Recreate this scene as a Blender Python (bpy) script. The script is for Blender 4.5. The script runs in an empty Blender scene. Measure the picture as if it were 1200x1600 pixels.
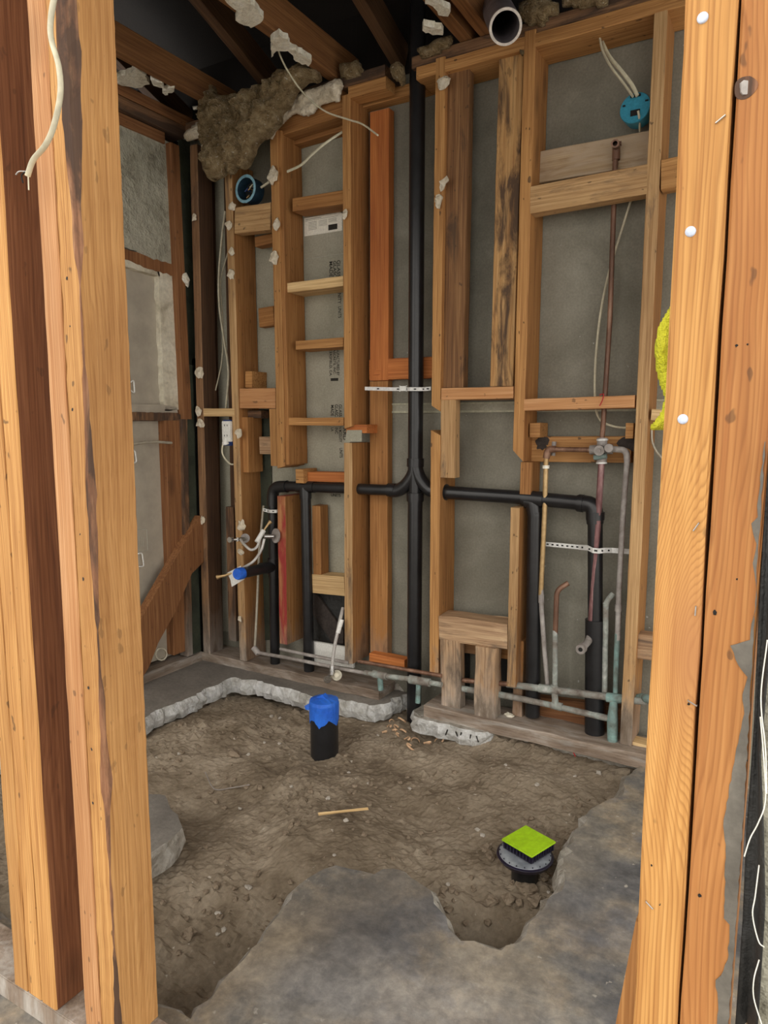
import bpy, bmesh, math, random
from mathutils import Vector, Matrix, noise
from mathutils.geometry import tessellate_polygon
R = math.radians
C = bpy.context.scene.collection
random.seed(7)

# ------------------------------------------------------------ camera, light
EYE = 1.14; FPX = 1100.0; PITCH = R(7.2); HEAD = R(120.3)
cd = bpy.data.cameras.new('camera'); cam = bpy.data.objects.new('camera', cd); C.objects.link(cam)
cam.location = (0, 0, EYE); cam.rotation_euler = (R(90) - PITCH, 0, HEAD - R(90))
cd.sensor_fit = 'VERTICAL'; cd.sensor_height = 24.0; cd.lens = 24.0 * FPX / 1600.0; cd.clip_start = 0.02
bpy.context.scene.camera = cam
w = bpy.data.worlds.new('sky'); bpy.context.scene.world = w; w.use_nodes = True
bg = w.node_tree.nodes['Background']; bg.inputs[0].default_value = (1.0, 0.955, 0.89, 1); bg.inputs[1].default_value = 1.7
sd = bpy.data.lights.new('soft_sun', 'SUN'); sd.energy = 0.35; sd.angle = R(25); sd.color = (1, 0.93, 0.82)
sun = bpy.data.objects.new('soft_sun', sd); C.objects.link(sun); sun.rotation_euler = (R(52), 0, R(-18))
vs = bpy.context.scene.view_settings
vs.view_transform = 'Standard'; vs.look = 'None'; vs.gamma = 1; vs.exposure = 0.34; vs.use_curve_mapping = False

# ------------------------------------------------------------ survey helpers (photo measurement -> point on a known plane)
hx, hy = math.cos(HEAD), math.sin(HEAD); rx, ry = math.sin(HEAD), -math.cos(HEAD)
def _ray(px, py):
    a = (px - 600) / FPX; b = (800 - py) / FPX
    f = math.cos(PITCH) + b * math.sin(PITCH)
    return Vector((hx * f + rx * a, hy * f + ry * a, -math.sin(PITCH) + b * math.cos(PITCH)))
def PY(px, py, Y=2.40):
    d = _ray(px, py); return Vector((0, 0, EYE)) + d * (Y / d.y)
def PX(px, py, X=-2.42):
    d = _ray(px, py); return Vector((0, 0, EYE)) + d * (X / d.x)
def PZ(px, py, Z=0.0):
    d = _ray(px, py); return Vector((0, 0, EYE)) + d * ((Z - EYE) / d.z)

# ------------------------------------------------------------ materials
def newmat(name):
    m = bpy.data.materials.new(name); m.use_nodes = True
    nt = m.node_tree; return m, nt, nt.nodes, nt.links, nt.nodes['Principled BSDF']
def ramp(N, stops):
    r = N.new('ShaderNodeValToRGB'); e = r.color_ramp.elements
    while len(e) < len(stops): e.new(0.5)
    for i, (p, c) in enumerate(stops):
        e[i].position = p; e[i].color = (*c, 1) if len(c) == 3 else c
    return r
def mixc(N, L, fac, a, b, mode='MIX'):
    x = N.new('ShaderNodeMix'); x.data_type = 'RGBA'; x.blend_type = mode
    for s, v in ((0, fac), (6, a), (7, b)):
        if hasattr(v, 'links'): L.new(v, x.inputs[s])
        else: x.inputs[s].default_value = v if s == 0 else (*v, 1)
    return x.outputs[2]
def noi(N, L, vec, scale, detail=4, dist=0.0, rough=0.55):
    n = N.new('ShaderNodeTexNoise'); n.inputs['Scale'].default_value = scale; n.inputs['Detail'].default_value = detail
    n.inputs['Distortion'].default_value = dist; n.inputs['Roughness'].default_value = rough
    L.new(vec, n.inputs['Vector']); return n.outputs[0]
def mapping(N, L, vec, sc):
    m = N.new('ShaderNodeMapping'); m.inputs['Scale'].default_value = sc; L.new(vec, m.inputs['Vector']); return m.outputs[0]

def wood(name, c_light, c_mid, c_dark, stain=None, stain_amt=0.0, rings=0.35, knots=0.5, grey_base=0.0, rough=0.75, specks=0.0, knot_at=None, thr=None):
    m, nt, N, L, B = newmat(name)
    tc = N.new('ShaderNodeTexCoord'); oi = N.new('ShaderNodeObjectInfo')
    off = N.new('ShaderNodeVectorMath'); off.operation = 'SCALE'; off.inputs[0].default_value = (13.1, 7.7, 21.3)
    L.new(oi.outputs['Random'], off.inputs['Scale'])
    add = N.new('ShaderNodeVectorMath'); L.new(tc.outputs['Object'], add.inputs[0]); L.new(off.outputs[0], add.inputs[1])
    v = add.outputs[0]
    fine = noi(N, L, mapping(N, L, v, (90, 90, 2.2)), 1.6, 5, 0.2)
    warp = noi(N, L, mapping(N, L, v, (7, 7, 1.3)), 1.0, 3, 0.6)
    # growth rings: saw-tooth of a slowly drifting phase, with an optional big knot
    sx0 = N.new('ShaderNodeSeparateXYZ'); L.new(tc.outputs['Object'], sx0.inputs[0])
    def mth(op, a_, b_=None, c_=None):
        q_ = N.new('ShaderNodeMath'); q_.operation = op
        for i_, v_ in enumerate((a_, b_, c_)):
            if v_ is None: continue
            if hasattr(v_, 'links'): L.new(v_, q_.inputs[i_])
            else: q_.inputs[i_].default_value = v_
        return q_.outputs[0]
    drift = noi(N, L, mapping(N, L, v, (5, 5, 1.0)), 1.0, 2, 0.3)
    ph = mth('ADD', sx0.outputs[0], mth('MULTIPLY', sx0.outputs[1], 0.75)); ph = mth('MULTIPLY_ADD', drift, 0.075, ph)
    ph = mth('MULTIPLY_ADD', warp, 0.03, ph)
    ph = mth('MULTIPLY_ADD', noi(N, L, mapping(N, L, v, (70, 70, 1.5)), 1.0, 2, 0), 0.012, ph)
    if knot_at:
        kx, kz, ka, ks = knot_at
        dx_ = mth('DIVIDE', mth('SUBTRACT', sx0.outputs[0], kx), ks * .35); dz_ = mth('DIVIDE', mth('SUBTRACT', sx0.outputs[2], kz), ks)
        r2_n = mth('ADD', mth('MULTIPLY', dx_, dx_), mth('MULTIPLY', dz_, dz_)); ee = mth('POWER', 2.718, mth('MULTIPLY', r2_n, -1.0))
        ph = mth('MULTIPLY_ADD', ee, ka, ph)
    ringv = mth('FRACT', mth('MULTIPLY', ph, 210.0))
    base = ramp(N, [(0.28, c_dark), (0.52, c_mid), (0.75, c_light)]); L.new(fine, base.inputs[0])
    wr = ramp(N, [(0.0, (1, 1, 1)), (0.5, (0.92, 0.88, 0.82)), (0.82, (0.52, 0.40, 0.28)), (1.0, (0.95, 0.93, 0.9))]); L.new(ringv, wr.inputs[0])
    col = mixc(N, L, rings, base.outputs[0], wr.outputs[0], 'MULTIPLY')
    pr = ramp(N, [(0.3, (0.62, 0.52, 0.44)), (0.62, (1.1, 1.07, 1.02))]); L.new(warp, pr.inputs[0])
    col = mixc(N, L, 0.6, col, pr.outputs[0], 'MULTIPLY')
    if knot_at:
        kc = mth('MULTIPLY', mth('POWER', 2.718, mth('MULTIPLY', r2_n, -2.2)), 0.75)
        col = mixc(N, L, kc, col, (0.40, 0.17, 0.065))
    # knots
    vo = N.new('ShaderNodeTexVoronoi'); vo.inputs['Scale'].default_value = 1.0
    L.new(mapping(N, L, v, (6, 6, 2.4)), vo.inputs['Vector'])
    kr = ramp(N, [(0.05, (1, 1, 1)), (0.16, (0, 0, 0))]); L.new(vo.outputs['Distance'], kr.inputs[0])
    km = N.new('ShaderNodeMath'); km.operation = 'MULTIPLY'; km.inputs[1].default_value = knots; L.new(kr.outputs[0], km.inputs[0])
    col = mixc(N, L, km.outputs[0], col, tuple(x * 0.35 for x in c_dark))
    if stain:
        sn = noi(N, L, mapping(N, L, v, (12, 12, 2.5)), 1.3, 7, 0.6, 0.65)
        t0_ = thr if thr else 0.5 - 0.12 * stain_amt
        sr = ramp(N, [(t0_, (0, 0, 0)), (t0_ + 0.13, (1, 1, 1))]); L.new(sn, sr.inputs[0])
        sm = N.new('ShaderNodeMath'); sm.operation = 'MULTIPLY'; sm.inputs[1].default_value = min(1, stain_amt); L.new(sr.outputs[0], sm.inputs[0])
        col = mixc(N, L, sm.outputs[0], col, stain)
    if specks:
        sp = noi(N, L, mapping(N, L, v, (60, 60, 30)), 1.0, 2, 0, 0.4)
        spr = ramp(N, [(0.70, (0, 0, 0)), (0.73, (1, 1, 1))]); L.new(sp, spr.inputs[0])
        sm = N.new('ShaderNodeMath'); sm.operation = 'MULTIPLY'; sm.inputs[1].default_value = specks; L.new(spr.outputs[0], sm.inputs[0])
        col = mixc(N, L, sm.outputs[0], col, (0.02, 0.012, 0.008))
    if grey_base:   # damp, limed wood near the slab
        ge = N.new('ShaderNodeNewGeometry'); sx = N.new('ShaderNodeSeparateXYZ'); L.new(ge.outputs['Position'], sx.inputs[0])
        gn = noi(N, L, mapping(N, L, v, (18, 18, 5)), 1.0, 6, 0.3, 0.65)
        ad = N.new('ShaderNodeMath'); ad.operation = 'MULTIPLY_ADD'; ad.inputs[1].default_value = 0.9; L.new(gn, ad.inputs[0]); L.new(sx.outputs[2], ad.inputs[2])
        gr = ramp(N, [(0.42 + 0.1, (1, 1, 1)), (0.42 + 0.1 + 0.22, (0, 0, 0))]); L.new(ad.outputs[0], gr.inputs[0])
        gm = N.new('ShaderNodeMath'); gm.operation = 'MULTIPLY'; gm.inputs[1].default_value = grey_base; L.new(gr.outputs[0], gm.inputs[0])
        gcol = ramp(N, [(0.35, (0.10, 0.075, 0.055)), (0.5, (0.26, 0.22, 0.18)), (0.66, (0.60, 0.57, 0.53))]); L.new(gn, gcol.inputs[0])
        col = mixc(N, L, gm.outputs[0], col, gcol.outputs[0])
    hs = N.new('ShaderNodeHueSaturation'); L.new(col, hs.inputs['Color'])
    mr = N.new('ShaderNodeMapRange'); mr.inputs[3].default_value = 0.88; mr.inputs[4].default_value = 1.08; L.new(oi.outputs['Random'], mr.inputs[0])
    L.new(mr.outputs[0], hs.inputs['Value']); L.new(hs.outputs[0], B.inputs['Base Color'])
    B.inputs['Roughness'].default_value = rough
    bp = N.new('ShaderNodeBump'); bp.inputs['Strength'].default_value = 0.3; bp.inputs['Distance'].default_value = 0.003
    L.new(fine, bp.inputs['Height']); L.new(bp.outputs[0], B.inputs['Normal'])
    return m

def rough_mat(name, stops, scale=8, detail=8, bump=0.4, bdist=0.01, rough=0.9, fine=60, stretch=(1, 1, 1), metal=0.0, spots=None, spec=0.5, dist=0.4):
    m, nt, N, L, B = newmat(name)
    tc = N.new('ShaderNodeTexCoord'); v = mapping(N, L, tc.outputs['Object'], stretch)
    n1 = noi(N, L, v, scale, detail, dist, 0.62); r = ramp(N, stops); L.new(n1, r.inputs[0]); col = r.outputs[0]
    n2 = noi(N, L, v, fine, 4, 0, 0.6)
    r2 = ramp(N, [(0.3, (0.72, 0.72, 0.72)), (0.7, (1.15, 1.15, 1.15))]); L.new(n2, r2.inputs[0])
    col = mixc(N, L, 0.6, col, r2.outputs[0], 'MULTIPLY')
    if spots:
        sc, thr, c = spots
        n3 = noi(N, L, v, sc, 3, 0.2, 0.5); r3 = ramp(N, [(thr, (0, 0, 0)), (thr + 0.04, (1, 1, 1))]); L.new(n3, r3.inputs[0])
        col = mixc(N, L, r3.outputs[0], col, c)
    L.new(col, B.inputs['Base Color']); B.inputs['Roughness'].default_value = rough; B.inputs['Metallic'].default_value = metal
    B.inputs['Specular IOR Level'].default_value = spec
    bp = N.new('ShaderNodeBump'); bp.inputs['Strength'].default_value = bump; bp.inputs['Distance'].default_value = bdist
    ad = N.new('ShaderNodeMath'); ad.operation = 'ADD'; L.new(n1, ad.inputs[0]); L.new(n2, ad.inputs[1])
    L.new(ad.outputs[0], bp.inputs['Height']); L.new(bp.outputs[0], B.inputs['Normal'])
    return m
def plain(name, c, rough=0.5, metal=0.0, var=0.15, scale=40):
    return rough_mat(name, [(0.3, tuple(x * (1 - var) for x in c)), (0.7, tuple(min(1, x * (1 + var)) for x in c))], scale, 4, 0.08, 0.002, rough, scale * 4, metal=metal)

M = {}
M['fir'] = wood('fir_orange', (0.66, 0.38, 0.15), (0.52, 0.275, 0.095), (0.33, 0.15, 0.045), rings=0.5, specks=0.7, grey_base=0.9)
M['fir_bright'] = wood('fir_yellow', (0.68, 0.40, 0.15), (0.57, 0.305, 0.10), (0.40, 0.185, 0.052), rings=0.6, specks=0.6, knots=0.4)
M['jamb_yellow'] = wood('fir_yellow_knotted', (0.66, 0.375, 0.13), (0.56, 0.295, 0.09), (0.41, 0.185, 0.048), rings=0.6, specks=0.4, knots=0.3, knot_at=(0.016, -0.215, 0.075, 0.12))
M['jamb_orange'] = wood('fir_orange_jamb', (0.52, 0.255, 0.085), (0.42, 0.185, 0.055), (0.36, 0.14, 0.038), rings=0.5, specks=0.5, knots=0.4)
M['wane'] = wood('waney_edge', (0.46, 0.26, 0.14), (0.28, 0.13, 0.065), (0.10, 0.045, 0.022), stain=(0.05, 0.026, 0.015), stain_amt=0.9, rings=0.2)
M['worn_dark'] = wood('wood_worn_brown', (0.46, 0.28, 0.15), (0.32, 0.18, 0.09), (0.17, 0.085, 0.04), stain=(0.10, 0.06, 0.04), stain_amt=0.8, thr=0.54, grey_base=0.9, specks=0.4)
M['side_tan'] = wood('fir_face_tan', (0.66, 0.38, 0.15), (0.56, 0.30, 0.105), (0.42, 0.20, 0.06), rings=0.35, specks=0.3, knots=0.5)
M['fir_pink'] = wood('fir_pink', (0.66, 0.385, 0.20), (0.54, 0.285, 0.125), (0.44, 0.20, 0.075), rings=0.5, specks=0.5, knots=0.3)
M['fir_red'] = wood('fir_red', (0.70, 0.28, 0.085), (0.58, 0.20, 0.05), (0.42, 0.12, 0.03), rings=0.25)
M['fir_brown'] = wood('fir_brown', (0.36, 0.18, 0.075), (0.26, 0.115, 0.042), (0.16, 0.06, 0.02), rings=0.3, specks=0.4)
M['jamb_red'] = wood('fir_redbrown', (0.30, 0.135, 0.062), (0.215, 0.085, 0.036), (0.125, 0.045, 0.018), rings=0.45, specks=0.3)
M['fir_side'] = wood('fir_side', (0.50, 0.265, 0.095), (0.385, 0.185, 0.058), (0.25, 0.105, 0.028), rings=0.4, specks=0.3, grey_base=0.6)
M['pale'] = wood('wood_pale', (0.84, 0.64, 0.36), (0.70, 0.50, 0.255), (0.50, 0.32, 0.14), rings=0.3)
M['stained'] = wood('wood_stained', (0.78, 0.52, 0.25), (0.60, 0.36, 0.145), (0.40, 0.20, 0.07), stain=(0.075, 0.042, 0.024), stain_amt=0.95, thr=0.475, rings=0.2, specks=0.4)
M['fir_worn'] = wood('fir_worn_pale', (0.66, 0.45, 0.24), (0.52, 0.33, 0.155), (0.34, 0.19, 0.08), stain=(0.13, 0.085, 0.055), stain_amt=0.8, thr=0.56, rings=0.35, specks=0.6, grey_base=0.9)
M['choc'] = wood('wood_chocolate', (0.40, 0.225, 0.10), (0.25, 0.125, 0.048), (0.13, 0.058, 0.022), stain=(0.045, 0.028, 0.018), stain_amt=0.7, thr=0.54, rings=0.3, specks=0.5)
M['oldbrown'] = wood('wood_oldbrown', (0.34, 0.20, 0.11), (0.22, 0.12, 0.06), (0.12, 0.06, 0.028), stain=(0.04, 0.025, 0.018), stain_amt=0.8, grey_base=0.8)
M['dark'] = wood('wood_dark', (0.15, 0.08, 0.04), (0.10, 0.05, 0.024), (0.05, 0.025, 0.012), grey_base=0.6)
M['joist'] = wood('wood_joist', (0.36, 0.18, 0.065), (0.26, 0.12, 0.04), (0.16, 0.065, 0.02))
M['joist_dark'] = wood('wood_joist_dark', (0.16, 0.085, 0.035), (0.11, 0.055, 0.022), (0.06, 0.028, 0.011))
M['rot'] = wood('wood_rotten', (0.66, 0.48, 0.30), (0.52, 0.35, 0.21), (0.26, 0.15, 0.085), stain=(0.12, 0.08, 0.055), stain_amt=0.8, thr=0.52, grey_base=0.85, rings=0.2)
M['white_stain'] = wood('wood_whitewashed', (0.62, 0.50, 0.34), (0.52, 0.39, 0.24), (0.34, 0.23, 0.12), stain=(0.50, 0.38, 0.26), stain_amt=0.9)
M['plate'] = wood('wood_plate_grey', (0.44, 0.35, 0.28), (0.33, 0.25, 0.19), (0.18, 0.125, 0.09), stain=(0.46, 0.43, 0.39), stain_amt=0.9, thr=0.5, grey_base=0.5)
M['redpaint'] = wood('wood_redpaint', (0.60, 0.30, 0.14), (0.48, 0.22, 0.09), (0.36, 0.13, 0.05), stain=(0.30, 0.03, 0.025), stain_amt=1.0, grey_base=0.5)
M['cement'] = rough_mat('cement_board', [(0.3, (0.155, 0.146, 0.112)), (0.5, (0.225, 0.213, 0.170)), (0.7, (0.32, 0.305, 0.25))], 2.6, 10, 0.15, 0.003, 0.85, 130, spots=(45, 0.74, (0.42, 0.41, 0.38)))
M['cement_lt'] = rough_mat('cement_board_light', [(0.3, (0.28, 0.27, 0.205)), (0.5, (0.36, 0.345, 0.27)), (0.7, (0.44, 0.42, 0.34))], 4, 10, 0.15, 0.003, 0.85, 130)
M['paper'] = rough_mat('building_paper_and_void', [(0.3, (0.012, 0.012, 0.012)), (0.6, (0.03, 0.03, 0.028)), (0.8, (0.06, 0.055, 0.05))], 5, 6, 0.5, 0.01, 0.6, 50)
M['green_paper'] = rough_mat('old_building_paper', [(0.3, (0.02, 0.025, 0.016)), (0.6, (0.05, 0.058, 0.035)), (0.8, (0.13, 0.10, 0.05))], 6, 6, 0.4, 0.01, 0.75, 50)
M['tar'] = rough_mat('tar_smear', [(0.3, (0.10, 0.09, 0.075)), (0.6, (0.17, 0.155, 0.13)), (0.8, (0.24, 0.21, 0.17))], 20, 6, 0.2, 0.003, 0.6, 90)
M['slab'] = rough_mat('slab_concrete', [(0.34, (0.095, 0.095, 0.10)), (0.42, (0.16, 0.16, 0.165)), (0.48, (0.24, 0.225, 0.20)), (0.54, (0.35, 0.295, 0.225)), (0.60, (0.26, 0.255, 0.26)), (0.70, (0.38, 0.38, 0.39))], 2.6, 13, 0.35, 0.003, 0.6, 85, spots=(48, 0.68, (0.46, 0.43, 0.38)), dist=0.1)
M['slab_dark'] = rough_mat('slab_concrete_dusty', [(0.3, (0.15, 0.135, 0.12)), (0.55, (0.235, 0.215, 0.19)), (0.75, (0.36, 0.335, 0.30))], 4, 10, 0.3, 0.006, 0.85, 70)
M['broken'] = rough_mat('broken_concrete', [(0.3, (0.24, 0.21, 0.17)), (0.5, (0.40, 0.37, 0.32)), (0.72, (0.62, 0.60, 0.56))], 16, 8, 0.8, 0.015, 0.95, 70)
M['whiteconc'] = rough_mat('limed_concrete', [(0.3, (0.36, 0.34, 0.30)), (0.5, (0.60, 0.60, 0.58)), (0.72, (0.82, 0.83, 0.84))], 14, 8, 0.8, 0.015, 0.95, 70)
M['dirt'] = rough_mat('dirt', [(0.30, (0.13, 0.10, 0.07)), (0.44, (0.22, 0.175, 0.125)), (0.58, (0.31, 0.255, 0.19)), (0.75, (0.42, 0.36, 0.28))], 5, 15, 0.28, 0.008, 1.0, 90, spots=(50, 0.71, (0.50, 0.45, 0.38)), spec=0.1, dist=0.0)
M['stone'] = rough_mat('pale_stone', [(0.3, (0.34, 0.30, 0.25)), (0.7, (0.62, 0.58, 0.52))], 20, 5, 0.4, 0.005, 0.9)
M['clod'] = rough_mat('dirt_clod', [(0.3, (0.20, 0.15, 0.105)), (0.7, (0.38, 0.31, 0.23))], 20, 6, 0.8, 0.01, 1.0, 60, spec=0.1)
M['plaster'] = rough_mat('plaster', [(0.3, (0.50, 0.42, 0.30)), (0.5, (0.68, 0.60, 0.46)), (0.7, (0.84, 0.78, 0.66))], 22, 6, 0.8, 0.01, 0.95, 80)
M['plaster_w'] = rough_mat('plaster_white', [(0.3, (0.62, 0.55, 0.42)), (0.5, (0.86, 0.82, 0.68)), (0.7, (0.95, 0.93, 0.84))], 22, 6, 0.9, 0.012, 0.95, 80)
M['render'] = rough_mat('rough_render', [(0.32, (0.07, 0.055, 0.04)), (0.38, (0.28, 0.265, 0.20)), (0.50, (0.42, 0.405, 0.32)), (0.75, (0.50, 0.48, 0.39))], 4.5, 12, 0.8, 0.03, 0.95, 25)
M['jamb'] = rough_mat('plaster_jamb', [(0.3, (0.40, 0.35, 0.25)), (0.45, (0.66, 0.61, 0.48)), (0.6, (0.74, 0.70, 0.57))], 9, 9, 0.4, 0.006, 0.95, 60)
M['panel'] = plain('grey_panel', (0.42, 0.375, 0.30), 0.7, var=0.02, scale=3)
M['abs'] = rough_mat('black_plastic', [(0.3, (0.010, 0.010, 0.011)), (0.7, (0.020, 0.020, 0.022))], 12, 5, 0.03, 0.001, 0.30, 90)
M['tape'] = rough_mat('blue_tape', [(0.3, (0.012, 0.10, 0.58)), (0.7, (0.03, 0.20, 0.85))], 14, 5, 0.5, 0.004, 0.5, 60)
M['white'] = plain('white_plastic', (0.80, 0.80, 0.76), 0.4, var=0.04)
M['strapmat'] = plain('galvanised_strap', (0.72, 0.72, 0.70), 0.4, var=0.1)
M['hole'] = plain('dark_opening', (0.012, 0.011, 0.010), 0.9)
M['cable'] = plain('cream_cable', (0.66, 0.62, 0.46), 0.5, var=0.12, scale=15)
M['cabledirty'] = plain('dusty_cable', (0.40, 0.36, 0.28), 0.6, var=0.15, scale=15)
M['copper'] = rough_mat('copper_aged', [(0.32, (0.11, 0.055, 0.035)), (0.55, (0.22, 0.115, 0.072)), (0.75, (0.42, 0.26, 0.18))], 9, 6, 0.2, 0.002, 0.5, 60, stretch=(3, 3, 0.8), metal=0.3)
M['copperp'] = rough_mat('copper_purple', [(0.32, (0.13, 0.05, 0.05)), (0.55, (0.26, 0.13, 0.13)), (0.75, (0.46, 0.34, 0.33))], 12, 6, 0.2, 0.002, 0.45, 60, stretch=(3, 3, 0.8), metal=0.35)
M['brass'] = rough_mat('copper_yellow', [(0.3, (0.36, 0.22, 0.09)), (0.7, (0.62, 0.44, 0.22))], 12, 6, 0.2, 0.002, 0.4, 60, metal=0.45)
M['patina'] = rough_mat('copper_limed', [(0.30, (0.13, 0.10, 0.08)), (0.44, (0.25, 0.23, 0.20)), (0.56, (0.30, 0.33, 0.30)), (0.66, (0.46, 0.47, 0.44)), (0.8, (0.66, 0.66, 0.63))], 16, 10, 0.6, 0.004, 0.85, 60)
M['verdigris'] = rough_mat('copper_verdigris', [(0.3, (0.09, 0.10, 0.085)), (0.46, (0.18, 0.24, 0.22)), (0.60, (0.22, 0.36, 0.34)), (0.75, (0.46, 0.52, 0.48))], 18, 10, 0.5, 0.004, 0.85, 60)
M['galv'] = rough_mat('dull_pipe', [(0.3, (0.20, 0.17, 0.15)), (0.55, (0.34, 0.31, 0.29)), (0.75, (0.54, 0.51, 0.48))], 15, 8, 0.4, 0.003, 0.6, 60)
M['chrome'] = plain('chrome', (0.66, 0.65, 0.63), 0.2, metal=0.9, var=0.1)
M['braid'] = plain('braided_hose', (0.55, 0.53, 0.50), 0.4, metal=0.3, var=0.2, scale=200)
M['bluebox'] = plain('blue_box_plastic', (0.045, 0.30, 0.44), 0.45, var=0.1)
M['bluebox_dark'] = plain('dark_blue_plastic', (0.012, 0.035, 0.06), 0.5, var=0.3)
M['bluering'] = plain('chalky_blue_plastic', (0.22, 0.42, 0.52), 0.5, var=0.35, scale=60)
M['bluedark'] = plain('navy_box_plastic', (0.02, 0.05, 0.20), 0.45, var=0.1)
M['lime'] = plain('lime_cover', (0.40, 0.68, 0.012), 0.5, var=0.05, scale=20)
M['purple'] = plain('purple_black_plastic', (0.014, 0.011, 0.028), 0.35)
M['flange'] = rough_mat('dusty_clear_plastic', [(0.3, (0.20, 0.22, 0.26)), (0.7, (0.42, 0.45, 0.50))], 18, 6, 0.2, 0.002, 0.35, 60)
M['yellow'] = rough_mat('yellow_terry', [(0.3, (0.72, 0.72, 0.02)), (0.7, (0.98, 0.95, 0.06))], 30, 6, 1.0, 0.012, 1.0, 220)
M['insul'] = rough_mat('brown_insulation', [(0.3, (0.20, 0.125, 0.05)), (0.48, (0.44, 0.31, 0.15)), (0.72, (0.70, 0.55, 0.33))], 34, 12, 1.0, 0.04, 1.0, 160, spots=(80, 0.66, (0.75, 0.66, 0.50)))
M['pipeold'] = rough_mat('old_waste_pipe', [(0.3, (0.09, 0.075, 0.08)), (0.7, (0.22, 0.19, 0.20))], 12, 6, 0.4, 0.004, 0.55, 60)
M['pipe_rim'] = plain('cut_pipe_rim', (0.62, 0.56, 0.50), 0.4, var=0.2)
M['ink'] = plain('black_ink', (0.025, 0.022, 0.016), 0.8)
M['ink_grey'] = plain('grey_print', (0.42, 0.41, 0.34), 0.8)
M['label'] = plain('paper_label', (0.90, 0.88, 0.78), 0.7, var=0.02)
M['line'] = plain('pale_flashing', (0.46, 0.45, 0.33), 0.6)
M['redcord'] = plain('red_string', (0.42, 0.03, 0.03), 0.8)
M['nail'] = plain('pale_nail_head', (0.62, 0.70, 0.86), 0.35, var=0.15, scale=90)
M['steel'] = plain('steel', (0.45, 0.43, 0.40), 0.35, metal=0.7)
M['char'] = plain('scorched_wood', (0.045, 0.035, 0.03), 0.9, var=0.4)
M['ground'] = rough_mat('outside_ground', [(0.3, (0.26, 0.24, 0.21)), (0.7, (0.42, 0.39, 0.35))], 3, 6, 0.2, 0.01, 0.95)
M['deck'] = wood('roof_boards', (0.014, 0.009, 0.006), (0.010, 0.006, 0.004), (0.006, 0.004, 0.003))  # near-black: darkness of the attic is put into the board colour
M['shaving'] = plain('wood_shaving', (0.70, 0.46, 0.28), 0.9, var=0.25)

def add_patches(m, patches):
    """old stains of the slab, each with its own ragged shape: (x, y, sx, sy, angle, colour, strength)"""
    nt = m.node_tree; N = nt.nodes; L = nt.links; B = N['Principled BSDF']; src = B.inputs['Base Color'].links[0].from_socket
    ge = N.new('ShaderNodeNewGeometry'); nz = noi(N, L, ge.outputs['Position'], 7, 8, 0.2, 0.65)
    for x, y, sx_, sy_, an, c_, st_ in patches:
        mp = N.new('ShaderNodeMapping'); mp.vector_type = 'TEXTURE'; mp.inputs['Location'].default_value = (x, y, 0); mp.inputs['Rotation'].default_value = (0, 0, R(an)); mp.inputs['Scale'].default_value = (sx_, sy_, 1)
        L.new(ge.outputs['Position'], mp.inputs['Vector'])
        ln = N.new('ShaderNodeVectorMath'); ln.operation = 'LENGTH'; L.new(mp.outputs[0], ln.inputs[0])
        ad = N.new('ShaderNodeMath'); ad.operation = 'MULTIPLY_ADD'; ad.inputs[1].default_value = 1.6; L.new(nz, ad.inputs[0]); L.new(ln.outputs['Value'], ad.inputs[2])
        rr = ramp(N, [(0.50, (st_,) * 3), (0.95, (0, 0, 0))]); hf = N.new('ShaderNodeMath'); hf.operation = 'MULTIPLY'; hf.inputs[1].default_value = 0.45; L.new(ad.outputs[0], hf.inputs[0]); L.new(hf.outputs[0], rr.inputs[0])
        src = mixc(N, L, rr.outputs[0], src, c_)
    for sc_, lo_, hi_, am_ in ((11, .40, .62, .75), (34, .38, .64, .6)):
        m2 = noi(N, L, ge.outputs['Position'], sc_, 12, 0.3, 0.72); r2 = ramp(N, [(lo_, (0.66, 0.66, 0.67)), (hi_, (1.28, 1.26, 1.22))]); L.new(m2, r2.inputs[0])
        src = mixc(N, L, am_, src, r2.outputs[0], 'MULTIPLY')
    L.new(src, B.inputs['Base Color'])
def pz0(x, y): p = PZ(x, y, 0); return p.x, p.y
add_patches(M['slab'], [(*pz0(420, 1480), .42, .10, 64, (0.36, 0.30, 0.22), .8), (*pz0(595, 1450), .18, .24, 10, (0.13, 0.13, 0.135), .85), (*pz0(640, 1560), .4, .12, 20, (0.36, 0.35, 0.34), .6),
                        (*pz0(780, 1510), .12, .10, 0, (0.36, 0.32, 0.26), .6), (*pz0(930, 1440), .16, .16, 0, (0.17, 0.17, 0.18), .6), (*pz0(905, 1330), .07, .2, 0, (0.32, 0.29, 0.24), .5)])
# ------------------------------------------------------------ object helpers
def tag(o, label=None, cat=None, group=None, kind=None):
    if label: o['label'] = label
    if cat: o['category'] = cat
    if group: o['group'] = group
    if kind: o['kind'] = kind
    return o
def link(name, bm, mat, parent=None, mw=None, smooth=False):
    me = bpy.data.meshes.new(name); bmesh.ops.recalc_face_normals(bm, faces=bm.faces); bm.to_mesh(me); bm.free()
    if smooth:
        for p in me.polygons: p.use_smooth = True
    if isinstance(mat, (list, tuple)):
        for x in mat: me.materials.append(x)
    else: me.materials.append(mat)
    o = bpy.data.objects.new(name, me); C.objects.link(o)
    if mw is not None: o.matrix_world = mw
    if parent:
        o.parent = parent; o.matrix_parent_inverse = parent.matrix_basis.inverted()
    return o
def thing(name, loc, label, cat, group=None):
    o = bpy.data.objects.new(name, None); C.objects.link(o); o.location = loc; o.empty_display_size = 0.05
    return tag(o, label, cat, group)

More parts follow.
